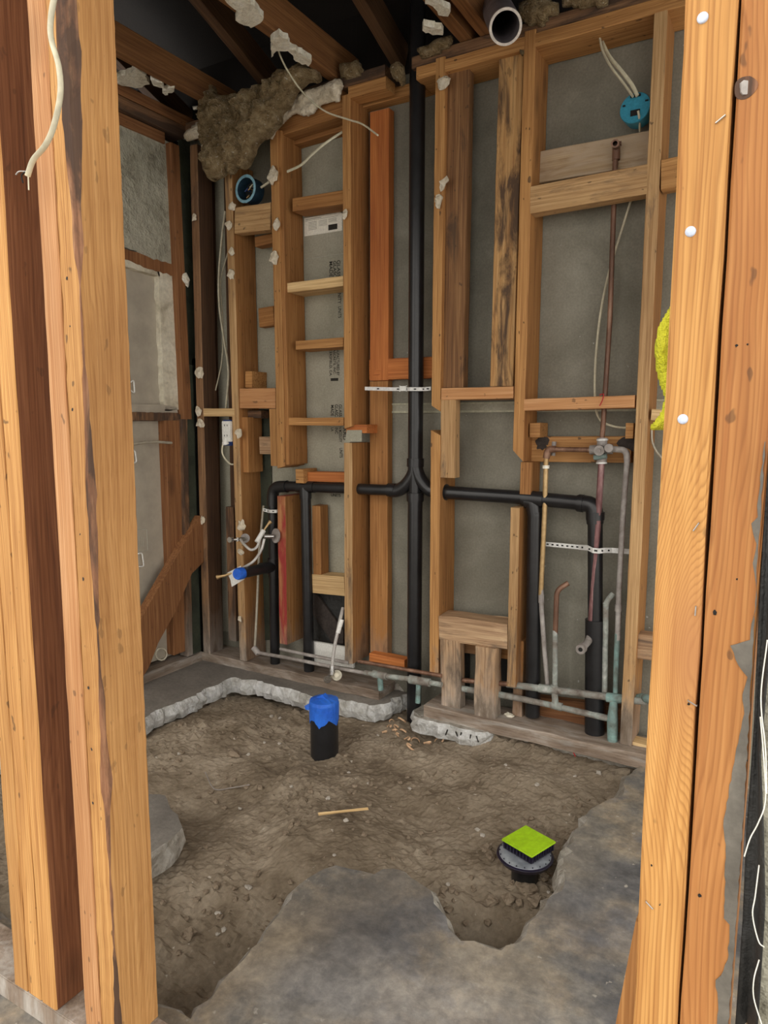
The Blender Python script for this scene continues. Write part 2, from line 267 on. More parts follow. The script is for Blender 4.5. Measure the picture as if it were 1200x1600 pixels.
def board_mesh(w_, d_, l_, s0=0.0, s1=0.0, bev=0.0022, jit=0.0007, wane=0.0, seed=0):
    """long axis Z; s0/s1: end slope over x; wane: waney edge taken off the +x,-y corner"""
    rnd = random.Random(seed)
    bm = bmesh.new(); hw, hd = w_ / 2, d_ / 2; b = min(bev, hw * .3, hd * .3)
    n = max(1, int(l_ / (0.02 if wane else 0.06))); rings = []
    for i in range(n + 1):
        z = -l_ / 2 + l_ * i / n; e = 0.35 if i in (0, n) else 1.0
        wn = wane * max(.12, 0.75 + 1.1 * noise.noise((seed * 3.1, 0, z * 3.0)) + .35 * noise.noise((seed, 5, z * 14.0)) + .35 * max(-1, min(1, z))) if wane else b
        pts = [(-hw, -hd + b), (-hw + b, -hd), (hw - wn, -hd), (hw - wn * .45, -hd + wn * .35), (hw, -hd + wn), (hw, hd - b), (hw - b, hd), (-hw + b, hd), (-hw, hd - b)]
        bow = 0.0010 * math.sin(seed + z * 2.1)
        rg = []
        for x, y in pts:
            sl = (s0 * x if i == 0 else (s1 * x if i == n else 0))
            rg.append(bm.verts.new((x + bow + rnd.uniform(-jit, jit), y + rnd.uniform(-jit, jit), z + sl)))
        rings.append(rg)
    k = len(rings[0])
    for i in range(n):
        for j in range(k):
            f = bm.faces.new((rings[i][j], rings[i][(j + 1) % k], rings[i + 1][(j + 1) % k], rings[i + 1][j]))
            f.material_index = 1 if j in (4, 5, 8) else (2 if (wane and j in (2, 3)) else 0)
    bm.faces.new(rings[0][::-1]); bm.faces.new(rings[-1])
    return bm
_bs = [0]
def board(name, label, p0, p1, w_, d_, mat, side=(1, 0, 0), group=None, cat='stud', parent=None, s0=0, s1=0, wane=0, jit=0.0007, kind=None, smat=None):
    p0 = Vector(p0); p1 = Vector(p1); Lz = (p1 - p0); l_ = Lz.length; Lz.normalize()
    S = Vector(side); S = (S - Lz * S.dot(Lz)).normalized(); T = Lz.cross(S)
    mw = Matrix((S, T, Lz)).transposed().to_4x4(); mw.translation = (p0 + p1) / 2
    _bs[0] += 1
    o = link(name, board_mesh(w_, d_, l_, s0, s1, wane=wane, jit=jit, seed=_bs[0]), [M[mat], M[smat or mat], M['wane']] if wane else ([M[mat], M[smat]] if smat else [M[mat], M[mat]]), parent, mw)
    if not parent: tag(o, label, cat, group, kind)
    elif label: o['label'] = label
    return o
def V(name, label, top, bot, wpx, mat, Y=2.40, d=0.14, group='studs of the back wall', cat='stud', s0=0, s1=0, parent=None, jit=0.0007, smat=None):
    """upright board: pixel of its top-left and bottom-left front corner, front width in px at mid height"""
    a = PY(*top, Y); b = PY(*bot, Y); my = (top[1] + bot[1]) / 2; mx = (top[0] + bot[0]) / 2
    wm = PY(mx + wpx, my, Y).x - PY(mx, my, Y).x
    off = Vector((wm / 2, d / 2, 0))
    return board(name, label, b + off, a + off, wm, d, mat, (1, 0, 0), group, cat, parent, s0, s1, jit=jit, smat=smat or {'fir': 'fir_side', 'redpaint': 'fir_side', 'oldbrown': 'dark'}.get(mat))  # fir sides browner than fronts, partly shade put into the colour
def Hb(name, label, tl, tr, hpx, mat, Y=2.40, d=0.14, group='blocks of the back wall', cat='block', parent=None, jit=0.0007):
    """level board between two top front corners, height in px at its left end"""
    a = PY(*tl, Y); b = PY(*tr, Y); hm = a.z - PY(tl[0], tl[1] + hpx, Y).z
    off = Vector((0, d / 2, -hm / 2))
    return board(name, label, a + off, b + off, hm, d, mat, (0, 0, -1), group, cat, parent, jit=jit)
def prism(name, pts, ext, mat, label=None, cat=None, group=None, parent=None, rag=0.0, kind=None, sub=0.02, seed=1):
    """outline of world points given real thickness ext (vector); rag = ragged edge"""
    rnd = random.Random(seed); P = []
    n = len(pts)
    for i in range(n):
        a, b = pts[i], pts[(i + 1) % n]; P.append(a.copy())
        if rag:
            k = int((b - a).length / sub)
            for j in range(1, k): P.append(a.lerp(b, j / k) + Vector([rnd.uniform(-rag, rag) for _ in range(3)]) * 1.0)
    if rag:   # keep the ragged outline in its plane
        nrm = ext.normalized(); P = [p - nrm * (p - pts[0]).dot(nrm) for p in P]
    c = sum(P, Vector()) / len(P)
    bm = bmesh.new(); f0 = [bm.verts.new(p - c) for p in P]; f1 = [bm.verts.new(p + ext - c) for p in P]
    tri = tessellate_polygon([P])
    for t in tri:
        try: bm.faces.new([f0[i] for i in t]); bm.faces.new([f1[i] for i in t][::-1])
        except ValueError: pass
    for i in range(len(P)):
        j = (i + 1) % len(P); bm.faces.new((f0[i], f1[i], f1[j], f0[j]))
    o = link(name, bm, mat, parent, Matrix.Translation(c))
    if parent is None: tag(o, label, cat, group, kind)
    elif label: o['label'] = label
    return o
def smooth_pts(pts, n=6):
    P = [Vector(p) for p in pts]
    if len(P) < 3: return P
    Q = [P[0] * 2 - P[1]] + P + [P[-1] * 2 - P[-2]]; out = []
    for i in range(1, len(Q) - 2):
        p0, p1, p2, p3 = Q[i - 1:i + 3]
        for k in range(n):
            t = k / n
            out.append(0.5 * ((2 * p1) + (p2 - p0) * t + (2 * p0 - 5 * p1 + 4 * p2 - p3) * t * t + (3 * p1 - p0 - 3 * p2 + p3) * t ** 3))
    out.append(P[-1]); return out
def fillet(pts, r, n=6):
    P = [Vector(p) for p in pts]; out = [P[0]]
    for i in range(1, len(P) - 1):
        a = (P[i - 1] - P[i]); b = (P[i + 1] - P[i]); q = min(r, a.length * .49, b.length * .49)
        s = P[i] + a.normalized() * q; e = P[i] + b.normalized() * q
        for k in range(n + 1):
            t = k / n; out.append(s * (1 - t) ** 2 + P[i] * 2 * t * (1 - t) + e * t * t)
    out.append(P[-1]); return out
def tube_bm(pts, r, seg=16, flat=1.0, hollow=None, bm=None, wob=0.0):
    P = [Vector(p) for p in pts]; bm = bm or bmesh.new()
    rs = r if isinstance(r, (list, tuple)) else [r] * len(P)
    t0 = (P[1] - P[0]).normalized(); up = Vector((0, 0, 1)) if abs(t0.z) < .9 else Vector((0, 1, 0))
    nrm = (up - t0 * up.dot(t0)).normalized(); rings = []
    for i, p in enumerate(P):
        t = ((P[min(i + 1, len(P) - 1)] - P[max(i - 1, 0)])).normalized()
        nrm = (nrm - t * nrm.dot(t)).normalized(); bn = t.cross(nrm); rg = []
        for k in range(seg):
            a = 2 * math.pi * k / seg; rr = rs[i] * (1 + (wob * noise.noise(p * 35 + Vector((a, 0, 0))) if wob else 0))
            rg.append(bm.verts.new(p + nrm * (math.cos(a) * rr) + bn * (math.sin(a) * rr * flat)))
        rings.append(rg)
    for i in range(len(rings) - 1):
        for k in range(seg):
            bm.faces.new((rings[i][k], rings[i][(k + 1) % seg], rings[i + 1][(k + 1) % seg], rings[i + 1][k]))
    def cap(rg, p, inward):
        if hollow:
            a = [bm.verts.new(p + (v.co - p) * hollow) for v in rg]; b = [bm.verts.new(v.co + inward) for v in a]
            for k in range(seg):
                j = (k + 1) % seg; bm.faces.new((rg[k], rg[j], a[j], a[k])); bm.faces.new((a[k], a[j], b[j], b[k]))
            bm.faces.new(b)
        else: bm.faces.new(rg)
    cap(rings[0], P[0], (P[1] - P[0]).normalized() * 0.05); cap(rings[-1], P[-1], (P[-2] - P[-1]).normalized() * 0.05)
    return bm
def tube(name, pts, r, mat, parent=None, label=None, cat=None, group=None, seg=16, flat=1.0, hollow=None, wob=0.0):
    o = link(name, tube_bm(pts, r, seg, flat, hollow, wob=wob), mat, parent, smooth=True)
    m = o.modifiers.new('edge', 'EDGE_SPLIT'); m.split_angle = R(50)
    if parent is None: tag(o, label, cat, group)
    elif label: o['label'] = label
    return o
def chunk_bm(c, size, seed, n=26, flat=(1, 1, 1)):
    rnd = random.Random(seed); bm = bmesh.new()
    for _ in range(n):
        v = Vector([rnd.gauss(0, 1) for _ in range(3)]).normalized() * size * rnd.uniform(.55, 1.0)
        bm.verts.new(Vector((v.x * flat[0], v.y * flat[1], v.z * flat[2])))
    r_ = bmesh.ops.convex_hull(bm, input=bm.verts)
    bmesh.ops.delete(bm, geom=[g for g in r_.get('geom_interior', []) if isinstance(g, bmesh.types.BMVert)], context='VERTS')
    bmesh.ops.subdivide_edges(bm, edges=bm.edges, cuts=1)
    for v in bm.verts: v.co += v.co.normalized() * noise.noise(v.co * (2.0 / size) + Vector((seed, 0, 0))) * size * .28
    return bm
def chunk(name, c, size, mat, label, cat, group=None, seed=1, flat=(1, 1, 1), parent=None):
    o = link(name, chunk_bm(c, size, seed, flat=flat), mat, parent, Matrix.Translation(c))
    if parent is None: tag(o, label, cat, group)
    return o
def sheet_lump(name, pix, Y, thick, mat, label, cat, st=0.011, seed=1, group=None, amp=0.02, edge=.016, soft=.05):
    """a lumpy solid mass whose outline lies in the plane Y"""
    poly = [PY(x, y, Y) for x, y in pix]
    xs = [p.x for p in poly]; zs = [p.z for p in poly]
    nx = int((max(xs) - min(xs)) / st) + 3; nz = int((max(zs) - min(zs)) / st) + 3
    def dist(x, z):
        ins = False; dm = 9; n = len(poly)
        for i in range(n):
            a, b = poly[i], poly[(i + 1) % n]
            if (a.z > z) != (b.z > z) and x < (b.x - a.x) * (z - a.z) / (b.z - a.z) + a.x: ins = not ins
            dx, dz = b.x - a.x, b.z - a.z; t = max(0, min(1, ((x - a.x) * dx + (z - a.z) * dz) / (dx * dx + dz * dz + 1e-9)))
            dm = min(dm, math.hypot(a.x + t * dx - x, a.z + t * dz - z))
        return dm if ins else -dm
    bm = bmesh.new(); F = {}; Bk = {}
    for i in range(nx):
        for j in range(nz):
            x = min(xs) + (i - 1) * st; z = min(zs) + (j - 1) * st
            e = dist(x, z) + edge * noise.noise((x * 22, z * 22, seed))
            if e < 0: continue
            k = min(1, e / soft) ** .5
            bump = amp * noise.noise((x * 14, z * 14, seed * 2.0)) + amp * .7 * noise.noise((x * 45, z * 45, seed)) + amp * .35 * noise.noise((x * 110, z * 110, seed))
            F[i, j] = bm.verts.new((x, Y - k * thick * .6 - bump * k, z)); Bk[i, j] = bm.verts.new((x, Y + k * thick * .4, z))
    side = {}
    for (i, j) in F:
        q = [(i, j), (i + 1, j), (i + 1, j + 1), (i, j + 1)]
        if all(k in F for k in q):
            bm.faces.new([F[k] for k in q]); bm.faces.new([Bk[k] for k in q][::-1])
            for a in range(4):
                e = (q[a], q[(a + 1) % 4]); side[e] = side.get(e, 0) + 1
    for (a, b) in list(side):
        if (b, a) not in side: bm.faces.new((F[b], F[a], Bk[a], Bk[b]))
    bmesh.ops.delete(bm, geom=[v for v in bm.verts if not v.link_faces], context='VERTS')
    return tag(link(name, bm, mat, smooth=True), label, cat, group)
def box(name, lo, hi, mat, parent=None, label=None, cat=None, kind=None, bev=0.002, group=None):
    lo = Vector(lo); hi = Vector(hi); c = (lo + hi) / 2; bm = bmesh.new(); bmesh.ops.create_cube(bm, size=1)
    for v in bm.verts: v.co = Vector([v.co[i] * (hi - lo)[i] for i in range(3)])
    if bev: bmesh.ops.bevel(bm, geom=bm.edges[:], offset=bev, segments=2, affect='EDGES')
    o = link(name, bm, mat, parent, Matrix.Translation(c))
    if parent is None: tag(o, label, cat, group, kind)
    elif label: o['label'] = label
    return o
def strap(name, pts, wz, mat, parent=None, label=None, cat=None, n_hole=9, t=0.0015):
    """perforated strap: ribbon in the XZ sense following pts, with a row of slots"""
    P = [Vector(p) for p in pts]; top = thing(name, P[0], label, cat) if parent is None else parent
    bm = bmesh.new(); A = []
    for p in P: A.append([bm.verts.new(p + Vector((0, 0, s * wz / 2)) + Vector((0, q, 0))) for s, q in ((1, 0), (-1, 0), (-1, t), (1, t))])
    for i in range(len(P) - 1):
        for k in range(4): bm.faces.new((A[i][k], A[i][(k + 1) % 4], A[i + 1][(k + 1) % 4], A[i + 1][k]))
    bm.faces.new(A[0]); bm.faces.new(A[-1])
    band_ = link('band', bm, mat, top)
    L_ = (P[-1] - P[0]).length; bm = bmesh.new()
    for i in range(n_hole):
        c = P[0].lerp(P[-1], (i + .5) / n_hole) if len(P) == 2 else P[min(len(P) - 2, int(i * (len(P) - 1) / n_hole))].lerp(P[min(len(P) - 1, int(i * (len(P) - 1) / n_hole) + 1)], .5)
        h = L_ / n_hole * .22
        d = (P[-1] - P[0]).normalized()
        vs_ = [bm.verts.new(c + d * sx * h + Vector((0, -0.0006, sz * wz * .16))) for sx, sz in ((-1, -1), (1, -1), (1, 1), (-1, 1))]
        bm.faces.new(vs_); vs2 = [bm.verts.new(v.co + Vector((0, .0004, 0))) for v in vs_]; bm.faces.new(vs2[::-1])
    link('slots', bm, M['hole'], band_)
    return top
def text(s, px, py, py2, xpx2, Y, parent, vertical=True, mat='ink'):
    """printed text; reads downward from (px,py) to (px,py2); letters px->xpx2 tall"""
    cu = bpy.data.curves.new('t', 'FONT'); cu.body = s; cu.extrude = 0.0003; cu.offset = 0.004
    o = bpy.data.objects.new('t', cu); C.objects.link(o)
    dg = bpy.context.evaluated_depsgraph_get(); me = bpy.data.meshes.new_from_object(o.evaluated_get(dg))
    bpy.data.objects.remove(o)
    xs = [v.co.x for v in me.vertices]; ys = [v.co.y for v in me.vertices]
    w0, h0 = max(xs) - min(xs), max(ys) - min(ys)
    a = PY(px, py, Y); b = PY(px, py2, Y); c = PY(xpx2, py, Y)
    if vertical: L_, H_ = a.z - b.z, c.x - a.x
    else: L_, H_ = c.x - a.x, a.z - b.z
    for v in me.vertices:
        u = (v.co.x - min(xs)) / w0 * L_; q = (v.co.y - min(ys)) / h0 * H_
        v.co = (q, v.co.z, -u) if vertical else (u, v.co.z, q - H_)
    me.materials.clear(); me.materials.append(M[mat])
    t = bpy.data.objects.new('printed_text', me); C.objects.link(t); t.location = a
    t.parent = parent; t.matrix_parent_inverse = parent.matrix_basis.inverted(); return t

# ============================================================ STRUCTURE
box('ground', (-8, -6, -0.42), (6, 0.60, -0.30), M['ground'], kind='structure', bev=0)  # unseen ground added outside, light grey for bounce
box('wall_back', (-2.62, 2.545, -0.5), (1.6, 2.56, 2.47), M['cement'], kind='structure', bev=0)
wb = bpy.data.objects['wall_back']
# lighter sheet behind the ladder bay, its pale colour carried left to offset wall shadow
prism('wall_panel', [PY(300, 230, 2.543), PY(545, 190, 2.543), PY(548, 1000, 2.543), PY(330, 985, 2.543)], Vector((0, 0.0015, 0)), M['cement_lt'], parent=wb)
# joint flashing between sheets
for y0, y1 in ((630.5, 633), (642.5, 645.5)):
    a = PY(608, y0, 2.538); b = PY(608, y1, 2.538)
    box('joint_flashing', (-1.50, 2.536, b.z), (0.2, 2.545, a.z), M['line'], parent=wb, bev=0)
a = PY(608, 633, 2.541); b = PY(608, 643, 2.541)
box('joint_strip', (-1.5, 2.541, b.z), (-0.0, 2.545, a.z), M['cement_lt'], parent=wb, bev=0)
a = PY(500, 401, 2.541); box('joint_line', (-2.0, 2.5405, a.z - .003), (-1.62, 2.543, a.z), M['ink_grey'], parent=wb, bev=0)
# roof deck closing the attic, with gables added to block light
def quad_slab(name, pts, ext, mat, kind='structure'):
    return prism(name, [Vector(p) for p in pts], Vector(ext), mat, kind=kind)
TS = math.tan(R(20))
quad_slab('ceiling', [(-3.4, 3.0, 2.60), (1.8, 3.0, 2.60), (1.8, 0.1, 2.60 + 2.9 * TS), (-3.4, 0.1, 2.60 + 2.9 * TS)], (0, 0, 0.03), M['deck'])
quad_slab('wall_gable_light_block', [(-3.3, 3.0, 2.44), (-3.3, 0.1, 2.44), (-3.3, 0.1, 3.66), (-3.3, 3.0, 2.62)], (-0.03, 0, 0), M['deck'])
quad_slab('wall_eave', [(-3.3, 2.57, 2.44), (1.7, 2.57, 2.44), (1.7, 2.57, 2.80), (-3.3, 2.57, 2.80)], (0, 0.02, 0), M['deck'])
quad_slab('wall_gable_light_block', [(1.6, 3.0, 2.50), (1.6, 0.1, 2.50), (1.6, 0.1, 3.66), (1.6, 3.0, 2.62)], (.03, 0, 0), M['deck'])
box('wall_front_light_block', (-3.3, .70, 2.28), (1.6, .74, 3.42), M['deck'], kind='structure', bev=0)  # unseen upper wall added to keep light out of the attic
box('wall_left', (-2.66, 0.3, -0.5), (-2.60, 2.60, 2.45), M['paper'], kind='structure', bev=0)

# slabs --------------------------------------------------------
def slab(name, out, thick, mats, broken, kind='structure', seed=3, label=None, cat=None, amp=0.010, flare=0.02, sub=0.025):
    """out: (x,y) list; broken[i] True: edge i->i+1 is a broken edge"""
    P = []; n = len(out)
    for i in range(n):
        a = Vector(out[i][:2]); b = Vector(out[(i + 1) % n][:2]); k = max(1, int((b - a).length / sub)) if broken[i] else 1
        for j in range(k):
            p = a.lerp(b, j / k)
            if broken[i] and j: p += Vector((noise.noise((p.x * 40, p.y * 40, seed)), noise.noise((p.x * 40, p.y * 40, seed + 9)))) * amp * 2
            P.append((p, broken[i]))
    n = len(P); area = sum(P[i][0].x * P[(i + 1) % n][0].y - P[(i + 1) % n][0].x * P[i][0].y for i in range(n))
    sg = 1 if area > 0 else -1; bm = bmesh.new(); L4 = []
    for i in range(n):
        p, br = P[i]; t = (P[(i + 1) % n][0] - P[i - 1][0]); nn = Vector((t.y, -t.x)).normalized() * sg; b = 1 if br else 0
        r1 = noise.noise((p.x * 70, p.y * 70, seed + 3)) + .6 * noise.noise((p.x * 20, p.y * 20, seed)); r2 = noise.noise((p.x * 55, p.y * 55, seed + 5)) + .6 * noise.noise((p.x * 15, p.y * 15, seed)); r3 = noise.noise((p.x * 90, p.y * 90, seed + 7))
        L4.append([bm.verts.new((p.x, p.y, 0)),
                   bm.verts.new((*(p + nn * b * (flare * .5 + .012 * r1)), -thick * (.18 + .10 * r3 * b))),
                   bm.verts.new((*(p + nn * b * (flare + .018 * r2)), -thick * .55)),
                   bm.verts.new((*(p + nn * b * (flare * .2 + .015 * r3)), -thick))])
    tri = tessellate_polygon([[v[0].co for v in L4]])
    for t in tri:
        try: bm.faces.new([L4[i][0] for i in t]); bm.faces.new([L4[i][3] for i in t][::-1])
        except ValueError: pass
    for i in range(n):
        j = (i + 1) % n
        for k in range(3):
            f = bm.faces.new((L4[i][k], L4[j][k], L4[j][k + 1], L4[i][k + 1])); f.material_index = 1
    o = link(name, bm, mats); tag(o, label, cat, kind=kind); return o
z2 = lambda pts: [tuple(PZ(x, y, 0)[:2]) for x, y in pts]
near = z2([(245, 1572), (275, 1578), (298, 1592), (330, 1560), (350, 1530), (372, 1508), (395, 1480), (425, 1442), (455, 1405), (470, 1380), (505, 1358), (525, 1352), (548, 1358), (585, 1366), (598, 1358), (615, 1357), (640, 1370), (672, 1390), (678, 1412), (697, 1432), (700, 1450), (720, 1470), (740, 1470), (762, 1480), (783, 1485), (812, 1472), (822, 1462), (828, 1440), (845, 1425), (865, 1398), (878, 1392), (883, 1372), (880, 1340), (897, 1315), (900, 1295), (918, 1280), (922, 1265), (945, 1252), (953, 1248), (975, 1240), (976, 1218), (990, 1206), (1003, 1196)])
near_poly = near + [(-0.28, 2.40), (1.5, 2.40), (1.5, 0.66), (-2.6, 0.66), (-2.6, 0.85)]
slab('floor', near_poly, 0.085, [M['slab'], M['broken']], [True] * (len(near)) + [False] * 4 + [True], flare=.028, amp=.009)
back = z2([(223, 1124), (240, 1112), (262, 1103), (283, 1096), (300, 1088), (325, 1074), (340, 1070), (353, 1062), (367, 1058), (378, 1062), (400, 1062), (430, 1072), (455, 1076), (482, 1086), (500, 1093), (530, 1092), (560, 1098), (585, 1102), (608, 1098), (613, 1090)])
back_poly = back + [(-1.36, 2.54), (-2.62, 2.54), (-2.62, 0.86), (-2.40, 0.86), (-2.36, 1.25), (-2.25, 1.45), (-2.16, 1.65)]
slab('floor', back_poly, 0.07, [M['slab_dark'], M['whiteconc']], [True] * (len(back)) + [False] * 3 + [True] * 4, seed=8, flare=0.012, amp=.007, sub=.017)
slab('floor', [(-1.10, 2.41), (-0.22, 2.41), (-0.22, 2.54), (-1.2, 2.54), (-1.2, 2.42)], 0.05, [M['slab_dark'], M['broken']], [False] * 5, seed=5)
chk = z2([(195, 1232), (232, 1241), (258, 1243), (263, 1259), (280, 1281), (285, 1293), (276, 1302), (236, 1332), (200, 1348)])
slab('concrete_chunk', chk, 0.075, [M['slab_dark'], M['broken']], [True] * 9, kind=None, seed=12, label='broken grey slab piece jutting from behind the doubled left studs', cat='concrete', flare=0.004, amp=.006)
# foundation curb under the front studs
slab('foundation', [(-3.0, 0.60), (1.5, 0.60), (1.5, 0.66), (-3.0, 0.66)], 0.34, [M['broken'], M['broken']], [True, False, False, True], seed=21, flare=0.0)

# dirt ---------------------------------------------------------
NP = [Vector(p) for p in near_poly]; BP = [Vector(p) for p in back_poly]; CP = [Vector(p) for p in chk]
def sdist(P, x, y):
    ins = False; dm = 9; n = len(P)
    for i in range(n):
        a, b = P[i], P[(i + 1) % n]
        if (a.y > y) != (b.y > y) and x < (b.x - a.x) * (y - a.y) / (b.y - a.y) + a.x: ins = not ins
        dx, dy = b.x - a.x, b.y - a.y; t = max(0, min(1, ((x - a.x) * dx + (y - a.y) * dy) / (dx * dx + dy * dy + 1e-9)))
        dm = min(dm, math.hypot(a.x + t * dx - x, a.y + t * dy - y))
    return -dm if ins else dm
def G(x, y, cx, cy, s, sy=None): return math.exp(-((x - cx) ** 2 / s ** 2 + (y - cy) ** 2 / (sy or s) ** 2))
def dirt_h(x, y):
    h = -0.085
    h -= 0.17 * G(x, y, -0.56, 1.46, 0.16, 0.14)        # hollow by the drain
    h -= 0.012 * G(x, y, -0.57, 1.78, 0.16)
    h -= 0.16 * G(x, y, -1.08, 1.05, 0.28, 0.24)        # trench at the left
    h -= 0.05 * G(x, y, -1.62, 1.55, 0.2, 0.14)
    h += 0.035 * G(x, y, -1.15, 1.65, 0.2, 0.16) + 0.03 * G(x, y, -1.95, 2.0, 0.2)
    h += 0.03 * G(x, y, -0.8, 2.2, 0.35, 0.1) + 0.05 * G(x, y, -0.7, 2.42, 0.5, 0.09)
    h -= 0.04 * G(x, y, -0.95, 1.85, 0.13, 0.09)
    h -= 0.035 * G(x, y, -1.2, 2.36, 0.08, 0.08)
    n1 = noise.noise((x * 3.2, y * 3.2, 1)) * .028 + noise.noise((x * 8, y * 8, 4)) * .016 + noise.noise((x * 19, y * 19, 2)) * .006
    rg = noise.noise((x * 2.5, y * 2.5, 8)) * .5 + .7
    n2 = noise.noise((x * 45, y * 45, 3)) * .0075 * rg + noise.noise((x * 95, y * 95, 7)) * .0048 * rg
    cr = -abs(noise.noise((x * 13, y * 13, 11))) * .005
    for fq, am, sd_ in ((26, .014, 0), (52, .008, 5), (90, .0045, 9)):
        vd = noise.voronoi((x * fq + noise.noise((x * 9, y * 9, sd_)) * 1.2, y * fq, sd_))[0][0]
        msk = max(0, noise.noise((x * 4.3, y * 4.3, 20 + sd_)) + .18)
        cr += am * 1.6 * msk * max(0, 1 - (vd / .42) ** 2)
    h += n1 + n2 + cr
    for P_, lim in ((NP, -.09), (BP, -.075), (CP, -.08)):
        if -2.7 < x < .2:
            sd_ = sdist(P_, x, y)
            if sd_ < .04: h = min(h, lim + max(0, sd_) * .5 + n2 * .5)
    return h
bm = bmesh.new(); st = 0.0078; x0, x1, y0, y1 = -2.62, -0.05, 0.72, 2.545; nx = int((x1 - x0) / st); ny = int((y1 - y0) / st); g = []
for i in range(nx + 1):
    row = []
    for j in range(ny + 1):
        x = x0 + i * st; y = y0 + j * st; row.append(bm.verts.new((x, y, dirt_h(x, y))))
    g.append(row)
for i in range(nx):
    for j in range(ny): bm.faces.new((g[i][j], g[i + 1][j], g[i + 1][j + 1], g[i][j + 1]))
tag(link('dirt', bm, M['dirt'], smooth=False), 'bare brown dirt filling the broken-out part of the floor', 'dirt', kind='stuff')

# ============================================================ BACK WALL FRAMING
# plates (bottom)
Bp = 'bottom plates'
board('bottom_plate', 'grey weathered plate on the slab under the left part of the back wall', (-2.42, 2.47, 0.02), (-1.43, 2.47, 0.02), 0.14, 0.042, 'plate', (0, 1, 0), cat='plate', jit=0.004)
board('bottom_plate', 'grey plate on the slab at the foot of the right part of the back wall', (-1.20, 2.435, 0.016), (-0.25, 2.435, 0.016), 0.15, 0.05, 'plate', (0, 1, 0), cat='plate', jit=0.002)
Hb('wood_block', 'pale block lying right of the last back wall stud at the floor', (987, 1159), (1030, 1170), 14, 'pale', 2.42, 0.06)
# top plates
board('top_plate', 'orange top plate right of the black vent stack', (-1.268, 2.47, 2.389), (0.3, 2.47, 2.389), 0.14, 0.042, 'fir', (0, 1, 0), cat='plate')
board('top_plate', 'dusty brown upper top plate right of the black vent stack', (-1.29, 2.475, 2.432), (0.3, 2.475, 2.432), 0.135, 0.042, 'oldbrown', (0, 1, 0), cat='plate')
board('top_plate', 'orange cut-off top plate ending left of the black vent stack', (-1.56, 2.435, 2.389), (-1.395, 2.435, 2.389), 0.07, 0.042, 'fir', (0, 1, 0), cat='plate')
board('top_plate', 'rear orange top plate strip behind the black vent stack', (-2.0, 2.518, 2.389), (-1.27, 2.518, 2.389), 0.05, 0.042, 'fir', (0, 1, 0), cat='plate')
board('top_plate', 'dark brown upper top plate above the ladder blocks', (-2.42, 2.47, 2.432), (-1.40, 2.47, 2.432), 0.135, 0.042, 'oldbrown', (0, 1, 0), cat='plate')
board('header_block', 'broad yellowish header under the crumbling plaster at top left', PY(428, 196, 2.42) + Vector((0, .03, 0)), PY(537, 160, 2.42) + Vector((0, .03, 0)), 0.10, 0.07, 'fir_side', (0, 0, 1), cat='block')
Hb('header_block', 'stained rear block just under the yellowish header', (455, 206), (540, 180), 22, 'fir_side', 2.49, 0.05)
# studs, left to right
V('wall_stud', 'thin brown leftmost stud of the back wall, grey at its foot', (296, 228), (317.5, 1021), 11, 'worn_dark', d=0.09, smat='dark')
V('wall_stud', 'second stud of the back wall, behind the blue round box', (350, 255), (374.5, 1031), 10.8, 'fir_worn', smat='fir_side')
V('wall_stud', 'dark leaning board behind the white outlet', (352, 792), (357, 1000), 12, 'oldbrown', Y=2.47, d=0.07)
V('wall_stud', 'third stud of the back wall with cut-off foot above the black elbow', (421, 205), (433, 730), 12.5, 'fir', s0=.25)
V('wall_stud', 'slim stud tight against the right side of the third stud', (434, 205), (446, 726), 5.5, 'fir_side', Y=2.405, d=0.135)
V('wall_stud', 'short stud on the left side of the third stud', (420.5, 639), (423, 728), 10.5, 'fir', Y=2.41, d=0.06)
V('wall_stud', 'short stud right of the second stud above the notch', (376, 652), (378.5, 738), 10.5, 'fir_side', Y=2.42, d=0.10)
V('wall_stud', 'lower stud with peeling red paint beside the black drain pipe', (433, 775), (437, 1005), 12, 'redpaint')
V('wall_stud', 'short stud behind the second black drain pipe', (487, 790), (489, 898), 13, 'fir_side', Y=2.47, d=0.06)
V('wall_stud', 'tall ladder bay stud, upper length down to the notch', (534, 150), (537.5, 668), 12.2, 'fir', s0=0.3)
V('wall_stud', 'ladder bay stud, lower length below the notch', (537, 692), (538, 1035), 12.6, 'fir_worn', smat='fir_side')
V('wall_stud', 'flat reddish-orange board left of the black stack', (578, 176), (577.5, 595), 29.5, 'fir_red', Y=2.50, d=0.042)
V('wall_stud', 'flat yellowish streaked board below the reddish-orange board', (577.5, 596), (578, 1022), 28, 'fir_side', Y=2.502, d=0.04)
V('wall_stud', 'orange stud right of the black stack, sawn off at its foot', (680.5, 92), (674, 638), 14.5, 'fir', s0=-.6)
V('wall_stud', 'lower orange stud right of the black stack with slanted top', (672.5, 676), (671, 1051), 14.5, 'fir', s1=-.5)
V('wall_stud', 'short pale stud hanging below the orange cross block', (688, 623), (687.5, 746), 23, 'fir_worn', Y=2.405, d=0.045)
V('wall_stud', 'flat dark brown board beside the orange stud', (698, 108), (690, 606), 34, 'choc', Y=2.425, d=0.045)
V('wall_stud', 'flat black-stained board nailed left of the tall yellow stud', (780, 85), (765, 604), 37, 'stained', Y=2.42, d=0.045)
V('wall_stud', 'tall yellow stud with sawn end above the black tee', (819.5, 50), (800.5, 712), 17.6, 'fir', s0=-1.0)
V('wall_stud', 'short yellow stud behind the black tee', (813.5, 722), (812, 772), 17, 'fir_side', Y=2.43, d=0.10)
V('wall_stud', 'lower yellow stud under the black tee', (797.5, 793), (792, 1072), 14, 'fir_worn', smat='fir_side')
V('wall_stud', 'pale foot stud behind the bottom copper lines', (803, 1000), (800, 1118), 15, 'fir_side', Y=2.45, d=0.05)
